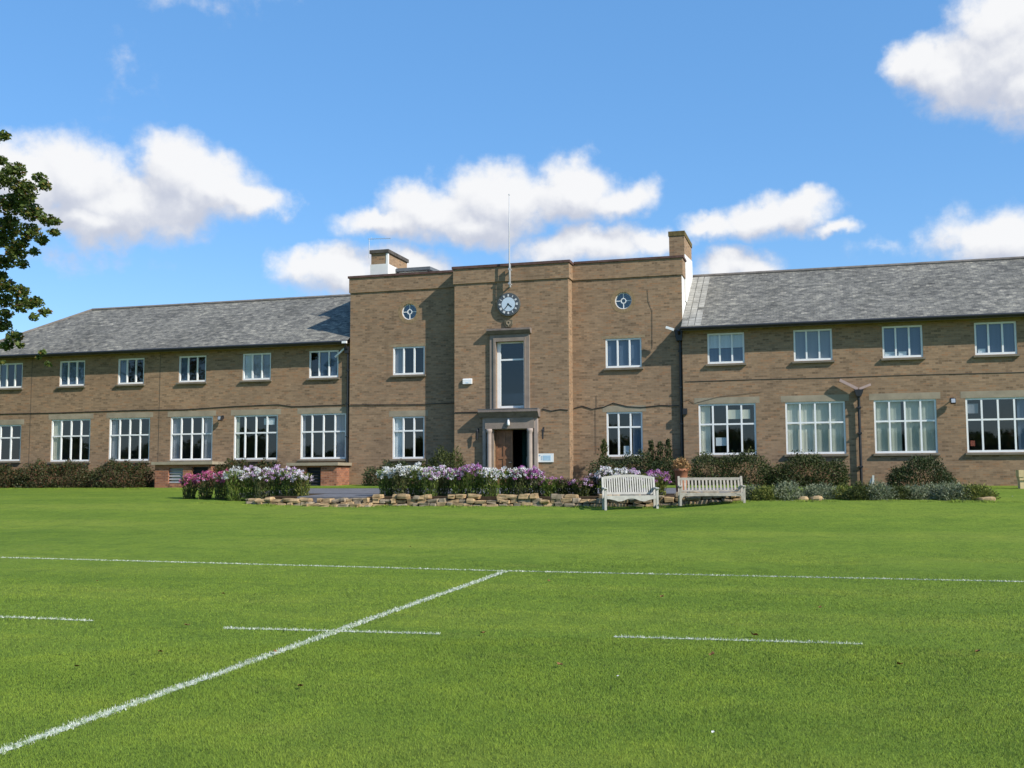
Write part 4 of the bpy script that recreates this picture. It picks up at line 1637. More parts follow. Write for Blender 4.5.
# ------------------------------------------------------------------ brick bunkers below the windows
def bunker(px0, px1, ptop, pbot, label, cols):
    Yf = 42.7
    a, b = at(px0, pbot, Yf), at(px1, pbot, Yf)
    x0_, x1_, zb, zt2 = a.x, b.x, a.z, at((px0 + px1) / 2, ptop, Yf).z
    zb = min(zb, 1.12)
    org = ((x0_ + x1_) / 2, Yf, zb)
    r = thing('brick_bunker', org, label, 'brick outhouse')
    mb = MB()
    w = x1_ - x0_
    ops = [(x0_ + w * c0, x0_ + w * c1, zb + (zt2 - zb) * d0, zb + (zt2 - zb) * d1) for c0, c1, d0, d1 in cols]
    wall_panel(mb, x0_, x1_, zb - .15, zt2, Yf, ops, reveal=.2)
    mb.quad((x1_, Yf, zb - .15), (x1_, YL, zb - .15), (x1_, YL, zt2), (x1_, Yf, zt2))
    mb.quad((x0_, YL, zb - .15), (x0_, Yf, zb - .15), (x0_, Yf, zt2), (x0_, YL, zt2))
    mb.build('wall', M['red_brick'], r, org)
    mb = MB()
    mb.box(x0_ - .12, x1_ + .12, Yf - .14, YL - .003, zt2, zt2 + .13)
    mb.build('roof_slab', M['concrete'], r, org)
    for (xa_, xb_, za_, zb2) in ops:
        mb = MB()
        n = max(3, int((zb2 - za_) / .12))
        for i in range(n):
            z = za_ + (zb2 - za_) * (i + .2) / n
            mb.add([(xa_ + .01, Yf + .06, z), (xb_ - .01, Yf + .06, z), (xb_ - .01, Yf + .12, z + .07), (xa_ + .01, Yf + .12, z + .07)], [(0, 1, 2, 3)])
        mb.box(xa_ + .002, xb_ - .002, Yf + .17, Yf + .19, za_ + .002, zb2 - .002)
        mb.build('louvre', M['black_iron'] if len(cols) == 1 else M['galvanised'] if za_ < zb + .5 else M['black_iron'], r, org)


bunker(154.5, 211, 464.6, 488, 'low red brick bunker with two louvred vents beside the left flower bed', [(.24, .50, .22, .86), (.66, .94, .50, .90)])
bunker(290, 336.5, 465.6, 487.5, 'low red brick bunker with dark louvre behind the white and lilac flowers', [(.34, .66, .10, .93)])


# ------------------------------------------------------------------ plants
def pillar_points(n, cx, cy, z0, rx, ry, h, power=2.6, shell=0.55, flat=0.0):
    """points filling a rounded hump, denser towards its skin, with a lumpy outline"""
    u = unit(RNG.normal(size=(n, 3)))
    u[:, 2] = np.abs(u[:, 2])
    # radial superellipsoid: boxy for clipped hedges, round for domes
    u = u / (np.sum(np.abs(u) ** power, axis=1, keepdims=True) ** (1.0 / power))
    rad = RNG.uniform(0, 1, n) ** (1 / 3) * (1 - shell) + shell * RNG.uniform(.75, 1.0, n)
    lump = 1 + .13 * np.sin(u[:, 0] * rx * 3.1 + cx * 2) * np.cos(u[:, 2] * 4 + cx) + .09 * np.sin(u[:, 0] * rx * 7.3 + u[:, 1] * 3 + cx) + RNG.normal(0, .05, n)
    return np.stack([u[:, 0] * rx * rad * (1 + .3 * (lump - 1)), u[:, 1] * ry * rad, z0 + u[:, 2] * h * rad * lump], 1)


def shrub(name, x0, x1, y, ry, h, mat, label, cat='shrub', n=4200, size=.085, group=None, stems=True, power=2.6, aspect=.5):
    cx, rx = (x0 + x1) / 2, (x1 - x0) / 2
    z0 = gz(cx, y) if not (TX0 - 3 < cx < TX1 and y > 33.75) else tz(y)
    r = thing(name, (cx, y, z0), label, cat, group)
    P = pillar_points(n, cx, y, 0, rx, ry, h, power)
    d = unit(P - np.array([0, 0, -h * .2])) + RNG.normal(0, .7, (n, 3))
    mesh_np('foliage', leaf_quads(P, d, RNG.uniform(.6, 1.25, n) * size, aspect), 4, mat, r)
    if stems:
        mb = MB()
        for i in range(max(6, int(rx * 7))):
            bx, by = random.uniform(-rx * .6, rx * .6), random.uniform(-ry * .4, ry * .4)
            mb.tube([(bx, by, -.05), (bx * 1.15, by * 1.2, h * .4), (bx * 1.3 + random.uniform(-.1, .1), by * 1.4, h * .8)], [.018, .012, .006], 5)
        mb.build('stem', M['bark'], r)
    return r


# hedges and shrubs along the walls
shrub('hedge', -41.5, -37.2, 43.2, .75, 1.12, M['hedge_leaf'], 'reddish clipped hedge at the far left end of the left wing', 'hedge', 9000, .10, power=5)
shrub('hedge', -37.5, -33.1, 43.2, .75, 1.16, M['hedge_leaf'], 'reddish brown hedge under the second window from the left', 'hedge', 9000, .10, power=5)
shrub('hedge', -33.0, -29.95, 43.1, .8, 1.18, M['hedge_leaf'], 'dark hedge beside the left brick bunker', 'hedge', 7000, .10, power=4.5)
shrub('hedge', -27.4, -23.4, 43.3, .6, 1.18, M['hedge_leaf'], 'dark hedge between the two red brick bunkers', 'hedge', 7000, .10, power=5)
shrub('shrub', -19.2, -15.4, 42.9, .8, 1.05, M['dark_shrub_leaf'], 'low dark shrub under the window left of the doorway', 'shrub', 6500, .09, power=3)
shrub('shrub', -16.3, -13.85, 42.2, .75, 1.6, M['olive_leaf'], 'tall olive green shrub in the corner left of the doorway', 'shrub', 3600, .10)
shrub('shrub', -9.3, -5.0, 43.0, .7, 1.25, M['dark_shrub_leaf'], 'dark evergreen shrub under the window right of the doorway', 'shrub', 7500, .09, power=4)
shrub('hedge', -5.1, -1.7, 42.9, .75, 1.26, M['green_hedge_leaf'], 'dark clipped hedge under the window behind the grey bench', 'hedge', 7500, .09, power=5)
shrub('hedge', -1.9, 1.1, 42.9, .8, 1.18, M['green_hedge_leaf'], 'brownish hedge under the curtained window beside the forked downpipe', 'hedge', 7500, .09, power=4)
shrub('shrub', 2.28, 4.85, 42.6, .95, 1.12, M['dark_shrub_leaf'], 'lone dark dome shaped shrub below the third ground window of the right wing', 'shrub', 6500, .085, power=2.2)

# upright spires of a climber in front of the right block wall
for px_, top, lab in ((604, 440, 'thin climbing plant left of the window on the right block'), (651, 441, 'upright conifer spire nearest the window on the right block'),
                      (660, 442, 'middle one of the three upright conifer spires'), (668, 440, 'upright conifer spire nearest the black downpipe')):
    p = at(px_, top, 43.4)
    r = thing('conifer_spire' if px_ > 610 else 'climbing_plant', (p.x, 43.4, 1.2), lab, 'plant')
    h = p.z - 1.2
    n = 700
    t = RNG.uniform(0, 1, n) ** .8
    rad = (.27 * (1 - t) ** .8 + .05) * (1 + .35 * np.sin(t * 23 + px_))
    a = RNG.uniform(0, 6.28, n)
    q = RNG.uniform(.3, 1, n) ** .5
    P = np.stack([np.cos(a) * rad * q, np.sin(a) * rad * q * .8, t * h], 1) + RNG.normal(0, .03, (n, 3))
    d = np.stack([np.cos(a) * .5, np.sin(a) * .5, np.ones(n)], 1) + RNG.normal(0, .3, (n, 3))
    mesh_np('foliage', leaf_quads(P, d, RNG.uniform(.07, .13, n), .45), 4, M['dark_shrub_leaf'] if px_ > 610 else M['olive_leaf'], r)
    MB().tube([(0, 0, -.05), (0, 0, h * .9)], [.025, .008], 6).build('stem', M['bark'], r)


def flower_plant(px, Y, top_py, wpx, leafmat, heads, label, name='flowering_plant', group=None, nleaf=520, nhead=26, dens=1.0, base=None):
    """clump of upright leafy stems with flower heads at the top; heads = list of (material, share)"""
    p = at(px, top_py, Y)
    zb = base if base is not None else (tz(Y) if Y > 33.7 and TX0 < p.x < TX1 else gz(p.x, Y))
    h = p.z - zb
    w = wpx / F_PX * Y / math.cos(YAW)
    r = thing(name, (p.x, Y, zb), label, 'flowering plant', group)
    n = int(nleaf * max(.6, w / .5))
    rr = w / 2
    a = RNG.uniform(0, 6.28, n)
    q = np.sqrt(RNG.uniform(0, 1, n)) * rr
    t = RNG.uniform(0.0, .86, n)
    flare = .72 + .38 * t
    P = np.stack([np.cos(a) * q * flare, np.sin(a) * q * .85 * flare, t * h], 1)
    d = np.stack([np.cos(a) * .45, np.sin(a) * .45, np.full(n, .9)], 1) + RNG.normal(0, .4, (n, 3))
    mesh_np('foliage', leaf_quads(P, d, RNG.uniform(.08, .17, n), .26), 4, leafmat, r)
    mb = MB()
    tops = []
    nh = int(1.35 * nhead * max(.6, w / .5) * dens)
    for i in range(nh):
        aa = random.uniform(0, 6.28)
        qq = math.sqrt(random.random()) * rr
        hx, hy = math.cos(aa) * qq * 1.08, math.sin(aa) * qq * .9
        hz = h * (1.0 - .20 * (qq / rr) ** 2 - random.uniform(0, .26))
        tops.append((hx, hy, hz))
        if i % 2 == 0:
            mb.tube([(hx * .55, hy * .55, 0), (hx * .8, hy * .8, hz * .5), (hx, hy, hz - .02)], [.008, .007, .004], 4)
    mb.build('stem', M['stem_green'], r)
    k0 = 0
    for mat, share in heads:
        k1 = min(nh, k0 + max(1, int(round(nh * share))))
        tt = np.array(tops[k0:k1])
        if len(tt) == 0:
            continue
        m = 26
        cen = np.repeat(tt, m, 0)
        u = unit(RNG.normal(size=(len(cen), 3)))
        P = cen + u * RNG.uniform(.3, 1, (len(cen), 1)) * np.array([.08, .08, .06])
        mesh_np('flower_head', leaf_quads(P, u + RNG.normal(0, .8, u.shape), RNG.uniform(.026, .048, len(cen)), .85, .1), 4, mat, r)
        k0 = k1
    return r


W_, LI, PU, PK, BL, RU = M['white_petal'], M['lilac_petal'], M['purple_petal'], M['pink_petal'], M['blush_petal'], M['rust_petal']
BRT, DRK = M['bright_leaf'], M['dark_stalk_leaf']
# left bed
LB = [
    (190, 35.3, 474, 20, DRK, [(PK, 1)], 'low deep pink clump at the left tip of the left flower bed'),
    (206, 35.1, 470, 22, DRK, [(PK, .9), (LI, .1)], 'bright pink clump second from the left tip of the left bed'),
    (223, 34.9, 469, 22, DRK, [(PK, .8), (BL, .2)], 'rightmost pink clump of the left bed, touching the white clump'),
    (235, 34.5, 466.5, 24, BRT, [(W_, .8), (BL, .2)], 'white flowering clump directly right of the pink clumps'),
    (250, 34.7, 465.5, 22, BRT, [(BL, .6), (LI, .4)], 'pale lilac clump in the middle of the left flower bed'),
    (263, 34.4, 466, 22, DRK, [(W_, .55), (LI, .45)], 'mixed white and lilac clump above the low stone edging'),
    (277, 34.6, 465, 22, BRT, [(LI, .7), (W_, .3)], 'strong lilac clump in front of the hedge between the bunkers'),
    (290, 34.4, 466, 22, BRT, [(W_, .5), (LI, .5)], 'white and mauve clump before the right bunker roof'),
    (302, 34.3, 470, 20, M['lime_leaf'], [(BL, .6), (W_, .4)], 'lime leaved clump with few pale flowers next to the path'),
]
for a in LB:
    flower_plant(*a, base=gz(at(a[0], 480, a[1]).x, a[1]) - .02 if a[0] < 232 else None, group='flowering clumps in the left bed', nhead=30)
# right bed
RBD = [
    (387, 34.5, 466, 22, BRT, [(W_, 1)], 'white flowering clump at the path end of the right bed'),
    (401, 34.3, 464.5, 22, DRK, [(W_, 1)], 'dense white clump second from the path end'),
    (416, 34.5, 462, 22, BRT, [(W_, 1)], 'tallest pure white clump below the window left of the doorway'),
    (430, 34.2, 466, 20, BRT, [(LI, .55), (W_, .45)], 'white clump with purple flowers low in front'),
    (443, 34.5, 465, 20, DRK, [(W_, .6), (LI, .4)], 'thin white and mauve clump before the olive shrub'),
    (458, 34.3, 468, 20, BRT, [(W_, .55), (PU, .45)], 'low white clump with purple behind it'),
    (472, 34.3, 463, 26, BRT, [(PU, .6), (LI, .4)], 'big magenta purple clump left of the doorway'),
    (490, 34.2, 466, 24, BRT, [(W_, .7), (BL, .3)], 'white clump with bright green leaves in front of the left column'),
    (507, 34.4, 466.5, 18, BRT, [(W_, .8), (BL, .2)], 'small white clump in front of the oak door'),
    (521, 34.3, 466, 22, DRK, [(W_, .5), (PU, .5)], 'white and magenta clump in front of the dark door opening'),
    (534, 34.4, 467, 20, DRK, [(PU, .7), (W_, .3)], 'purple clump in front of the right column'),
    (549, 34.3, 476, 20, BRT, [(PU, .5), (RU, .5)], 'sparse green clump with a few purple flowers under the sign'),
    (565, 34.4, 477, 22, M['olive_leaf'], [(RU, .8), (PU, .2)], 'faded rusty brown clump between sign and benches'),
    (581, 34.3, 478, 20, M['olive_leaf'], [(RU, .7), (LI, .3)], 'dry brownish clump left of the white bench'),
]
for a in RBD:
    flower_plant(*a, group='flowering clumps in the right bed', nhead=30 if a[3] > 15 and a[2] < 470 else 14)
# behind the benches
for a in [
    (606, 34.5, 466.5, 18, DRK, [(BL, .5), (W_, .5)], 'blush white flowering clump behind the left end of the white bench'),
    (621, 34.6, 466.5, 20, DRK, [(W_, .6), (BL, .4)], 'white flowering clump behind the middle of the white bench'),
    (635, 34.5, 469, 14, DRK, [(BL, .7), (LI, .3)], 'pale pink clump behind the right end of the white bench'),
    (656, 34.1, 470, 24, M['lime_leaf'], [(PU, .45), (LI, .35), (RU, .2)], 'mauve flowering clump between the two benches'),
    (592, 34.7, 474, 14, M['olive_leaf'], [(RU, .6), (BL, .4)], 'straggly pale stemmed clump just left of the white bench'),
]:
    flower_plant(*a, group='flowering clumps behind the benches', nhead=30)
# low rockery planting to the right
RK = [(752, 17, 'silver', 485, 'low grey green cushion plant touching the grey bench'), (768, 18, 'lime', 486, 'yellowish green cushion plant right of the grey bench'),
      (786, 18, 'silver', 486, 'silvery cushion plant left of the two pale rocks'), (822, 24, 'silver', 484, 'largest silvery green mound in the rockery'),
      (843, 16, 'lime', 486, 'small lime green mound right of the largest silver mound'), (860, 18, 'olive', 485.5, 'olive green mound below the forked downpipe'),
      (879, 18, 'silver', 485, 'grey green mound left of the lone dome shrub'), (898, 16, 'olive', 485, 'dull green mound under the left edge of the dome shrub'),
      (913, 18, 'silver', 484, 'silvery mound in front of the dome shrub'), (932, 20, 'silver', 483.5, 'broad silver mound under the right side of the dome shrub'),
      (952, 20, 'silver', 483, 'spiky silver mound right of the dome shrub'), (974, 22, 'lime', 485.5, 'last low green mound before the pale timber seat')]
for px_, w_, k_, top, lab in RK:
    Y_ = 34.2 + .35 * math.sin(px_ * 1.7)
    p = at(px_, top - .6 + 2.2 * math.sin(px_ * 2.9), Y_)
    zb = gz(p.x, Y_) - .03
    h = max(.25, p.z - zb)
    w = w_ * 1.9 / F_PX * Y_
    r = thing('cushion_plant', (p.x, Y_, zb), lab, 'plant', 'cushion plants in the rockery')
    n = int(2600 * w)
    P = pillar_points(n, p.x, Y_, 0, w / 2, .5, h, 2.0, .35)
    P += RNG.normal(0, .05, P.shape)
    d = P + RNG.normal(0, .35, P.shape) + np.array([0, 0, .2])
    mesh_np('foliage', leaf_quads(P, d, RNG.uniform(.05, .10, n), .35), 4, M[k_ + '_leaf'], r)
    mb = MB()
    for i in range(6):
        mb.tube([(0, 0, -.02), (random.uniform(-.2, .2), random.uniform(-.2, .2), h * .7)], [.012, .005], 4)
    mb.build('stem', M['stem_green'], r)

# ------------------------------------------------------------------ dry-stone wall


def stone_wall(pts, courses, hh, label, batter=0.0, seed=1, thick=.36):
    rnd = random.Random(seed)
    a0 = pts[0]
    z0 = gz(*a0)
    r = thing('stone_wall', (a0[0], a0[1], z0), label, 'stone wall')
    mbs = [MB(), MB()]
    for (xa, ya), (xb, yb) in zip(pts[:-1], pts[1:]):
        L = math.hypot(xb - xa, yb - ya)
        for c in range(courses):
            s = -rnd.uniform(0, .2)
            while s < L:
                ln = rnd.uniform(.13, .46)
                t = min(1, max(0, (s + ln / 2) / L))
                x, y = xa + (xb - xa) * t, ya + (yb - ya) * t
                ht = hh * rnd.uniform(.7, 1.25)
                z = gz(x, y) + c * hh + ht / 2 - .03 + rnd.uniform(-.02, .02)
                if not (c == courses - 1 and rnd.random() < .16):
                    mbs[0 if rnd.random() < .6 else 1].stone((x, y + batter * c + rnd.uniform(-.05, .05), z), ln * 1.03, thick * rnd.uniform(.8, 1.1), ht * 1.06, rnd)
                s += ln
    mbs[0].build('stonework', M['stone'], r, (a0[0], a0[1], z0), False)
    mbs[1].build('stonework', M['stone_brown'], r, (a0[0], a0[1], z0), False)


stone_wall([(-19.4, 33.75), (-18.7, 33.58), (-16.9, 33.58)], 2, .12, 'low rough stone edging under the left flower bed', seed=3)
stone_wall([(-17.6, 33.6), (-14.8, 33.5)], 2, .135, 'low stone step in front of the grey path', seed=5)
stone_wall([(-17.4, 33.15), (-14.6, 33.2)], 1, .10, 'flat slab course at the foot of the stone step', seed=8)
stone_wall([(-14.85, 33.5), (-10, 33.5), (-6.6, 33.5)], 3, .135, 'dry stone retaining wall under the white and purple flower bed', .02, 9)
stone_wall([(-6.55, 33.62), (-2.5, 33.75)], 3, .14, 'dry stone wall in the shade behind the two benches', .02, 12)
for px_, w_, h_, lab in ((803, .30, .15, 'pale flat rock between the silver cushion plants'), (816, .34, .17, 'larger pale rock against the biggest silver mound'), (986, .5, .14, 'low rock at the right end of the rockery')):
    Y_ = 33.6
    p = at(px_, 494, Y_)
    z = gz(p.x, Y_)
    r = thing('rock', (p.x, Y_, z), lab, 'rock')
    MB().stone((0, 0, h_ * .3), w_, .3, h_, random.Random(px_), .6).build('boulder', M['stone'], r)

# ------------------------------------------------------------------ benches


def bench_common(r, L, mat, seat_h, D=.56):
    for sx in (-1, 1):
        x = sx * (L / 2 - .035)
        MB().box(x - .035, x + .035, -D / 2, -D / 2 + .07, -.03, .64).build('leg', mat, r)
    for sx in (-1, 1):
        x = sx * (L / 2 - .035)
        mb = MB()
        mb.bar((x, D / 2 - .05, -.03), (x, D / 2 - .05, seat_h), .07, .07, (0, 1, 0))
        mb.bar((x, D / 2 - .05, seat_h - .02), (x, D / 2 + .12, 1.02), .065, .07, (0, 1, 0))
        mb.build('leg', mat, r)
    for sx in (-1, 1):
        x = sx * (L / 2 - .035)
        mb = MB()
        mb.prism_x([(-D / 2 - .05, .64), (D / 2 + .02, .66), (D / 2 + .02, .70), (0, .69), (-D / 2 - .02, .685), (-D / 2 - .06, .665)], x - .045, x + .045)
        mb.build('armrest', mat, r)
    mb = MB()
    for k in range(6):
        y = -D / 2 + .02 + k * .09
        mb.box(-L / 2 + .07, L / 2 - .07, y, y + .07, seat_h - .025 - .01 * (k > 0) - .008 * k, seat_h - .01 * (k > 0) - .008 * k)
    mb.box(-L / 2 + .071, L / 2 - .071, -D / 2 + .01, -D / 2 + .045, seat_h - .12, seat_h - .026)
    return mb


p = at(628.5, 508, 32.4)
b1 = thing('garden_bench', (p.x + .02, 32.6, gz(p.x, 32.6)), 'white bleached bench with a curved top rail and closely spaced slats', 'bench', 'garden benches', RAD(19))
L1 = 1.66
wd = M['bleached_wood']
mb = bench_common(b1, L1, wd, .44)
# wavy apron under the seat
n = 24
prof = [(-L1 / 2 + .08, .43)]
for i in range(n + 1):
    t = i / n
    prof.append((-L1 / 2 + .08 + (L1 - .16) * t, .30 + .05 * math.cos((t - .5) * 4 * math.pi) * (1 if abs(t - .5) < .3 else .6)))
prof.append((L1 / 2 - .08, .43))
mb.prism_y(prof[::-1], -.282, -.272)
mb.build('seat', wd, b1)
mb = MB()


def bk(z):
    return .23 + .17 * (z - .42) / .6


n = 22
crest = []
for i in range(n + 1):
    t = i / n
    crest.append((-L1 / 2 + .07 + (L1 - .14) * t, 1.0 + .07 * math.sin(math.pi * t)))
for (xa, za), (xb, zb) in zip(crest[:-1], crest[1:]):
    mb.bar((xa, bk(za), za), (xb, bk(zb), zb), .05, .085, (0, 0, 1))
mb.bar((-L1 / 2 + .07, bk(.52), .50), (L1 / 2 - .07, bk(.52), .50), .045, .08)
ns = 21
for i in range(ns):
    x = -L1 / 2 + .11 + (L1 - .22) * i / (ns - 1)
    zt_ = 1.0 + .07 * math.sin(math.pi * (x + L1 / 2 - .07) / (L1 - .14)) - .03
    mb.bar((x, bk(.5), .52), (x, bk(zt_), zt_), .042, .02, (0, 1, 0))
mb.build('backrest', wd, b1)

p = at(711, 505, 32.6)
b2 = thing('garden_bench', (p.x, 32.8, gz(p.x, 32.8)), 'longer weathered grey bench with a straight top rail and wide slats', 'bench', 'garden benches', RAD(12))
L2 = 2.02
wd = M['weathered_wood']
mb = bench_common(b2, L2, wd, .44)
for sx in (-1, 1):
    mb.prism_y([(sx * (L2 / 2 - .07), .42), (sx * (L2 / 2 - .32), .42), (sx * (L2 / 2 - .16), .36), (sx * (L2 / 2 - .07), .22)][::sx], -.28, -.25)
mb.build('seat', wd, b2)
mb = MB()
mb.bar((-L2 / 2 + .06, bk(.93), .93), (L2 / 2 - .06, bk(.93), .93), .05, .095)
mb.bar((-L2 / 2 + .06, bk(.5), .50), (L2 / 2 - .06, bk(.5), .50), .045, .06)
ns = 17
for i in range(ns):
    x = -L2 / 2 + .12 + (L2 - .24) * i / (ns - 1)
    mb.bar((x, bk(.5), .52), (x, bk(.9), .90), .058, .018, (0, 1, 0))
mb.build('backrest', wd, b2)

b2.scale = (.97, .97, .84)
b1.scale = (1, 1, .95)
# terracotta urn with an orange plant
p = at(681, 468.5, 35.2)
zb = tz(35.2)
ur = thing('plant_pot', (p.x, 35.2, zb), 'tall terracotta pot behind the grey bench', 'pot')
h = p.z - zb
mb = MB()
mb.lathe((0, 0, 0), [(.16, 0), (.17, .05), (.19, h * .5), (.22, h - .1), (.25, h - .09), (.25, h), (.21, h), (.20, h - .05)], 20)
mb.build('pot_body', M['terracotta'], ur, None, True)
pl = thing('potted_plant', (p.x, 35.2, p.z - .06), 'orange brown bushy plant growing in the terracotta pot', 'plant')
n = 900
P = pillar_points(n, 0, 0, .02, .33, .3, .40, 2.2)
mesh_np('foliage', leaf_quads(P, P + RNG.normal(0, .2, P.shape), RNG.uniform(.04, .08, n), .6), 4, M['orange_petal'], pl)
mb = MB()
for i in range(7):
    mb.tube([(0, 0, -.02), (random.uniform(-.2, .2), random.uniform(-.2, .2), .28)], [.01, .005], 4)
mb.build('stem', M['stem_green'], pl)

# pale timber seat running out of the picture on the right, and a little white marker stake
p = at(1018.5, 487, 41.0)
zb = gz(p.x, 41.0)
zt_ = at(1018.5, 470, 41.0).z - zb
ts = thing('timber_seat', (p.x, 41.0, zb), 'pale yellow timber seat end at the right edge of the lawn', 'seat')
mb = MB()
mb.box(0, .95, -.28, .28, zt_ * .45, zt_ * .62)
mb.build('seat', M['pale_wood'], ts)
for x in (.10, .85):
    MB().box(x - .08, x + .10, -.24, .24, -.05, zt_ * .449).build('leg', M['pale_wood'], ts)
for x in (-.02, .79):
    MB().box(x, x + .17, -.30, .30, zt_ * .621, zt_).build('armrest', M['pale_wood'], ts)
p = at(873, 484, 41.8)
st = thing('marker_stake', (p.x, 41.8, gz(p.x, 41.8)), 'short white leaning stake by the wall right of the forked downpipe', 'stake')
mb = MB()
mb.bar((0, 0, -.06), (.02, 0, .46), .07, .03, (0, 1, 0))
mb.build('post', mat_plain('stake_paint', (0.5, 0.5, 0.47), .7, .2, 9), st)
mb = MB()
mb.bar((-.16, .03, -.03), (-.03, .03, .36), .06, .03, (0, 1, 0))
mb.build('brace', M['galvanised'], st)

# ------------------------------------------------------------------ tree on the left


def build_tree():
    bx, by = -38.6, 32.0
    SC = 32.0 / 21.6
    zb = gz(bx, by)
    r = thing('broadleaf_tree', (bx, by, zb), 'broadleaf tree reaching in from the left edge, leaves just turning', 'tree')
    rnd = random.Random(4)
    # clumps one sees: (pixel, pixel, depth, radius in px)
    vis = [(4, 136, 21.5, 8), (-12, 142, 21.5, 11), (14, 170, 21.2, 14), (24, 190, 21.6, 17), (40, 178, 21.2, 9), (45, 186, 21.0, 8), (12, 205, 21.8, 19), (32, 212, 21.3, 15), (48, 220, 21.0, 10),
           (56, 222, 21.0, 6), (54, 232, 21.0, 7), (30, 232, 21.5, 14), (8, 228, 22.0, 16), (42, 240, 21.2, 8), (16, 252, 21.6, 13), (34, 252, 21.3, 7), (4, 262, 21.8, 13), (22, 264, 21.4, 8),
           (6, 286, 21.6, 13), (20, 292, 21.3, 12), (34, 302, 21.2, 11), (45, 312, 21.0, 7), (34, 317, 21.2, 6), (20, 306, 21.4, 11), (4, 300, 21.8, 11), (2, 325, 21.6, 12), (14, 336, 21.4, 10),
           (5, 180, 21.8, 15), (3, 240, 22, 13), (10, 222, 22, 12), (0, 276, 22, 9), (6, 314, 21.8, 9), (0, 160, 22, 8), (26, 200, 21.6, 10), (22, 243, 21.5, 9),
           (20, 345, 21.2, 5), (6, 345, 21.6, 9), (42, 352, 20.8, 4), (48, 364, 20.8, 4), (38, 357, 20.8, 3), (2, 362, 21.2, 4)]
    cl = []
    for px, py, Y, pr in vis:
        Y *= SC
        p = at(px, py, Y)
        cl.append((p, pr / F_PX * Y * 1.05, True))
    c0 = Vector((bx - .3, by, zb + 8.3 * SC))
    tries = 0
    while len(cl) < 230 and tries < 6000:
        tries += 1
        u = Vector((rnd.gauss(0, 1), rnd.gauss(0, 1), rnd.gauss(0, 1))).normalized()
        k = rnd.uniform(.35, 1.0) ** .5
        p = c0 + Vector((u.x * 8.2 * k, u.y * 7.8 * k, u.z * 7.4 * k))
        rad = rnd.uniform(.6, 1.1)
        d = Vector((p.x, p.y, p.z - EYE))
        f = d.dot(_fw)
        pxx = 512 + F_PX * d.dot(_rt) / f
        if pxx + rad * F_PX / f > -6:
            continue
        cl.append((p, rad, False))
    V = []
    for p, rad, vis_ in cl:
        n = int((820 if vis_ else 170) * max(.10, (rad / .45 / SC)) ** (1.8 if vis_ else 1.0))
        u = unit(RNG.normal(size=(n, 3))) * (RNG.uniform(0, 1, (n, 1)) ** .5) * rad * np.array([1, 1, .72])
        P = np.array(p) + u
        d = RNG.normal(0, 1, (n, 3)) * np.array([1, 1, .45]) + np.array([.25, 0, -.25])
        V.append(leaf_quads(P, d, RNG.uniform(.10, .20, n), .62, .25))
    V = np.concatenate(V) - np.array([bx, by, zb])
    mesh_np('crown', V, 4, M['tree_leaf'], r)
    mb = MB()
    B = Vector((0, 0, -.1))
    mb.tube([B, (0, 0, .5), (.05, .05, 3), (-.05, 0, 6.5), (.1, 0, 11), (0, .1, 16)], [.62, .5, .42, .36, .22, .05], 12)
    for i, (p, rad, vis_) in enumerate(cl):
        if (not vis_ and i % 5) or (vis_ and (rad < .33 or i % 2)):
            continue
        q = Vector(p) - Vector((bx, by, zb))
        sz = max(3.4, q.z - rnd.uniform(1.5, 3))
        s = Vector((.02, .02, min(sz, 13)))
        mid = s.lerp(q, .5) + Vector((0, 0, .35))
        th = .12 if not vis_ else .05
        mb.tube([s, s.lerp(mid, .5) + Vector((0, 0, .12)), mid, q], [th, th * .75, th * .45, .012], 6)
    mb.build('trunk', M['bark'], r, None, True)


build_tree()

# fallen leaves and scraps on the grass
FL = [(97, 583), (223, 596), (187, 628), (77, 670), (483, 636), (410, 548), (549, 583), (662, 599), (712, 658), (978, 655), (900, 668), (160, 655), (300, 690), (820, 610), (275, 655), (560, 668)]


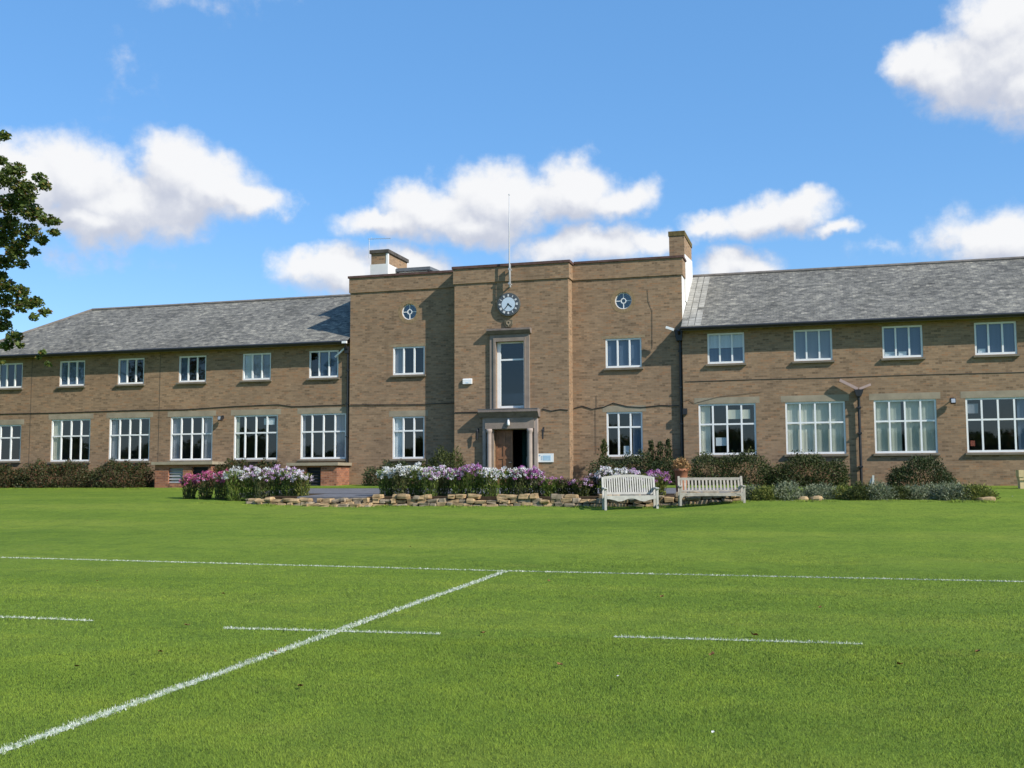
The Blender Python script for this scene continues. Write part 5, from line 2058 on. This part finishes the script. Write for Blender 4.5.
def scrap(px, py, s, mat, label, group=None):
    d = ray(px, py)
    t = -EYE / d.z
    x, y = d.x * t, d.y * t
    if y > 16.5:
        for _ in range(30):
            t = (gz(x, y) - EYE) / d.z
            x, y = d.x * t, d.y * t
    mb = MB()
    pts = [(-.5, 0, .1), (-.2, .28, .25), (.15, .33, .1), (.5, .02, .3), (.15, -.30, .05), (-.2, -.26, .2)]
    mb.add([(q[0] * s, q[1] * s, q[2] * s) for q in pts] + [(0, 0, .0)], [(0, 1, 6), (1, 2, 6), (2, 3, 6), (3, 4, 6), (4, 5, 6), (5, 0, 6)])
    o = mb.build('fallen_leaf', mat)
    o.location = (x, y, gz(x, y) + .028)
    o.rotation_euler = (random.uniform(-.3, .3), random.uniform(-.3, .3), random.uniform(0, 6.28))
    tag(o, label, 'leaf', group)


for px_, py_ in FL:
    scrap(px_, py_, random.uniform(.05, .08), M['leaf_brown'], 'small brown fallen leaf lying on the mown lawn', 'brown leaves scattered on the lawn')
scrap(754, 638, .09, M['leaf_red'], 'reddish fallen leaf lying on the right hand painted dash', None)
scrap(618, 680, .035, M['leaf_white'], 'pale scrap lying on the grass in front of the right hand dash')
scrap(713, 737, .028, M['leaf_white'], 'white feather like scrap nearest the bottom of the picture')
scrap(1014, 528, .07, M['leaf_white'], 'white scrap on the far lawn near the right edge')


# ------------------------------------------------------------------ wood on the far side of the field, mirrored in the windows
def build_wood():
    V = []
    rnd = random.Random(2)
    x = -120.0
    while x < 130:
        y = -70 + rnd.uniform(-8, 8)
        h = rnd.uniform(6.0, 9.0)
        w = rnd.uniform(5, 8)
        n = 2600
        u = unit(RNG.normal(size=(n, 3))) * (RNG.uniform(.5, 1, (n, 1)))
        P = np.array([x, y, h * .52]) + u * np.array([w, w * .8, h * .5])
        V.append(leaf_quads(P, RNG.normal(0, 1, (n, 3)), RNG.uniform(.5, 1.0, n), .8, .3))
        x += w * 1.0
    o = mesh_np('distant_wood', np.concatenate(V), 4, M['tree_leaf'])
    tag(o, 'dense green wood along the far side of the playing field', 'wood', kind='stuff')


build_wood()
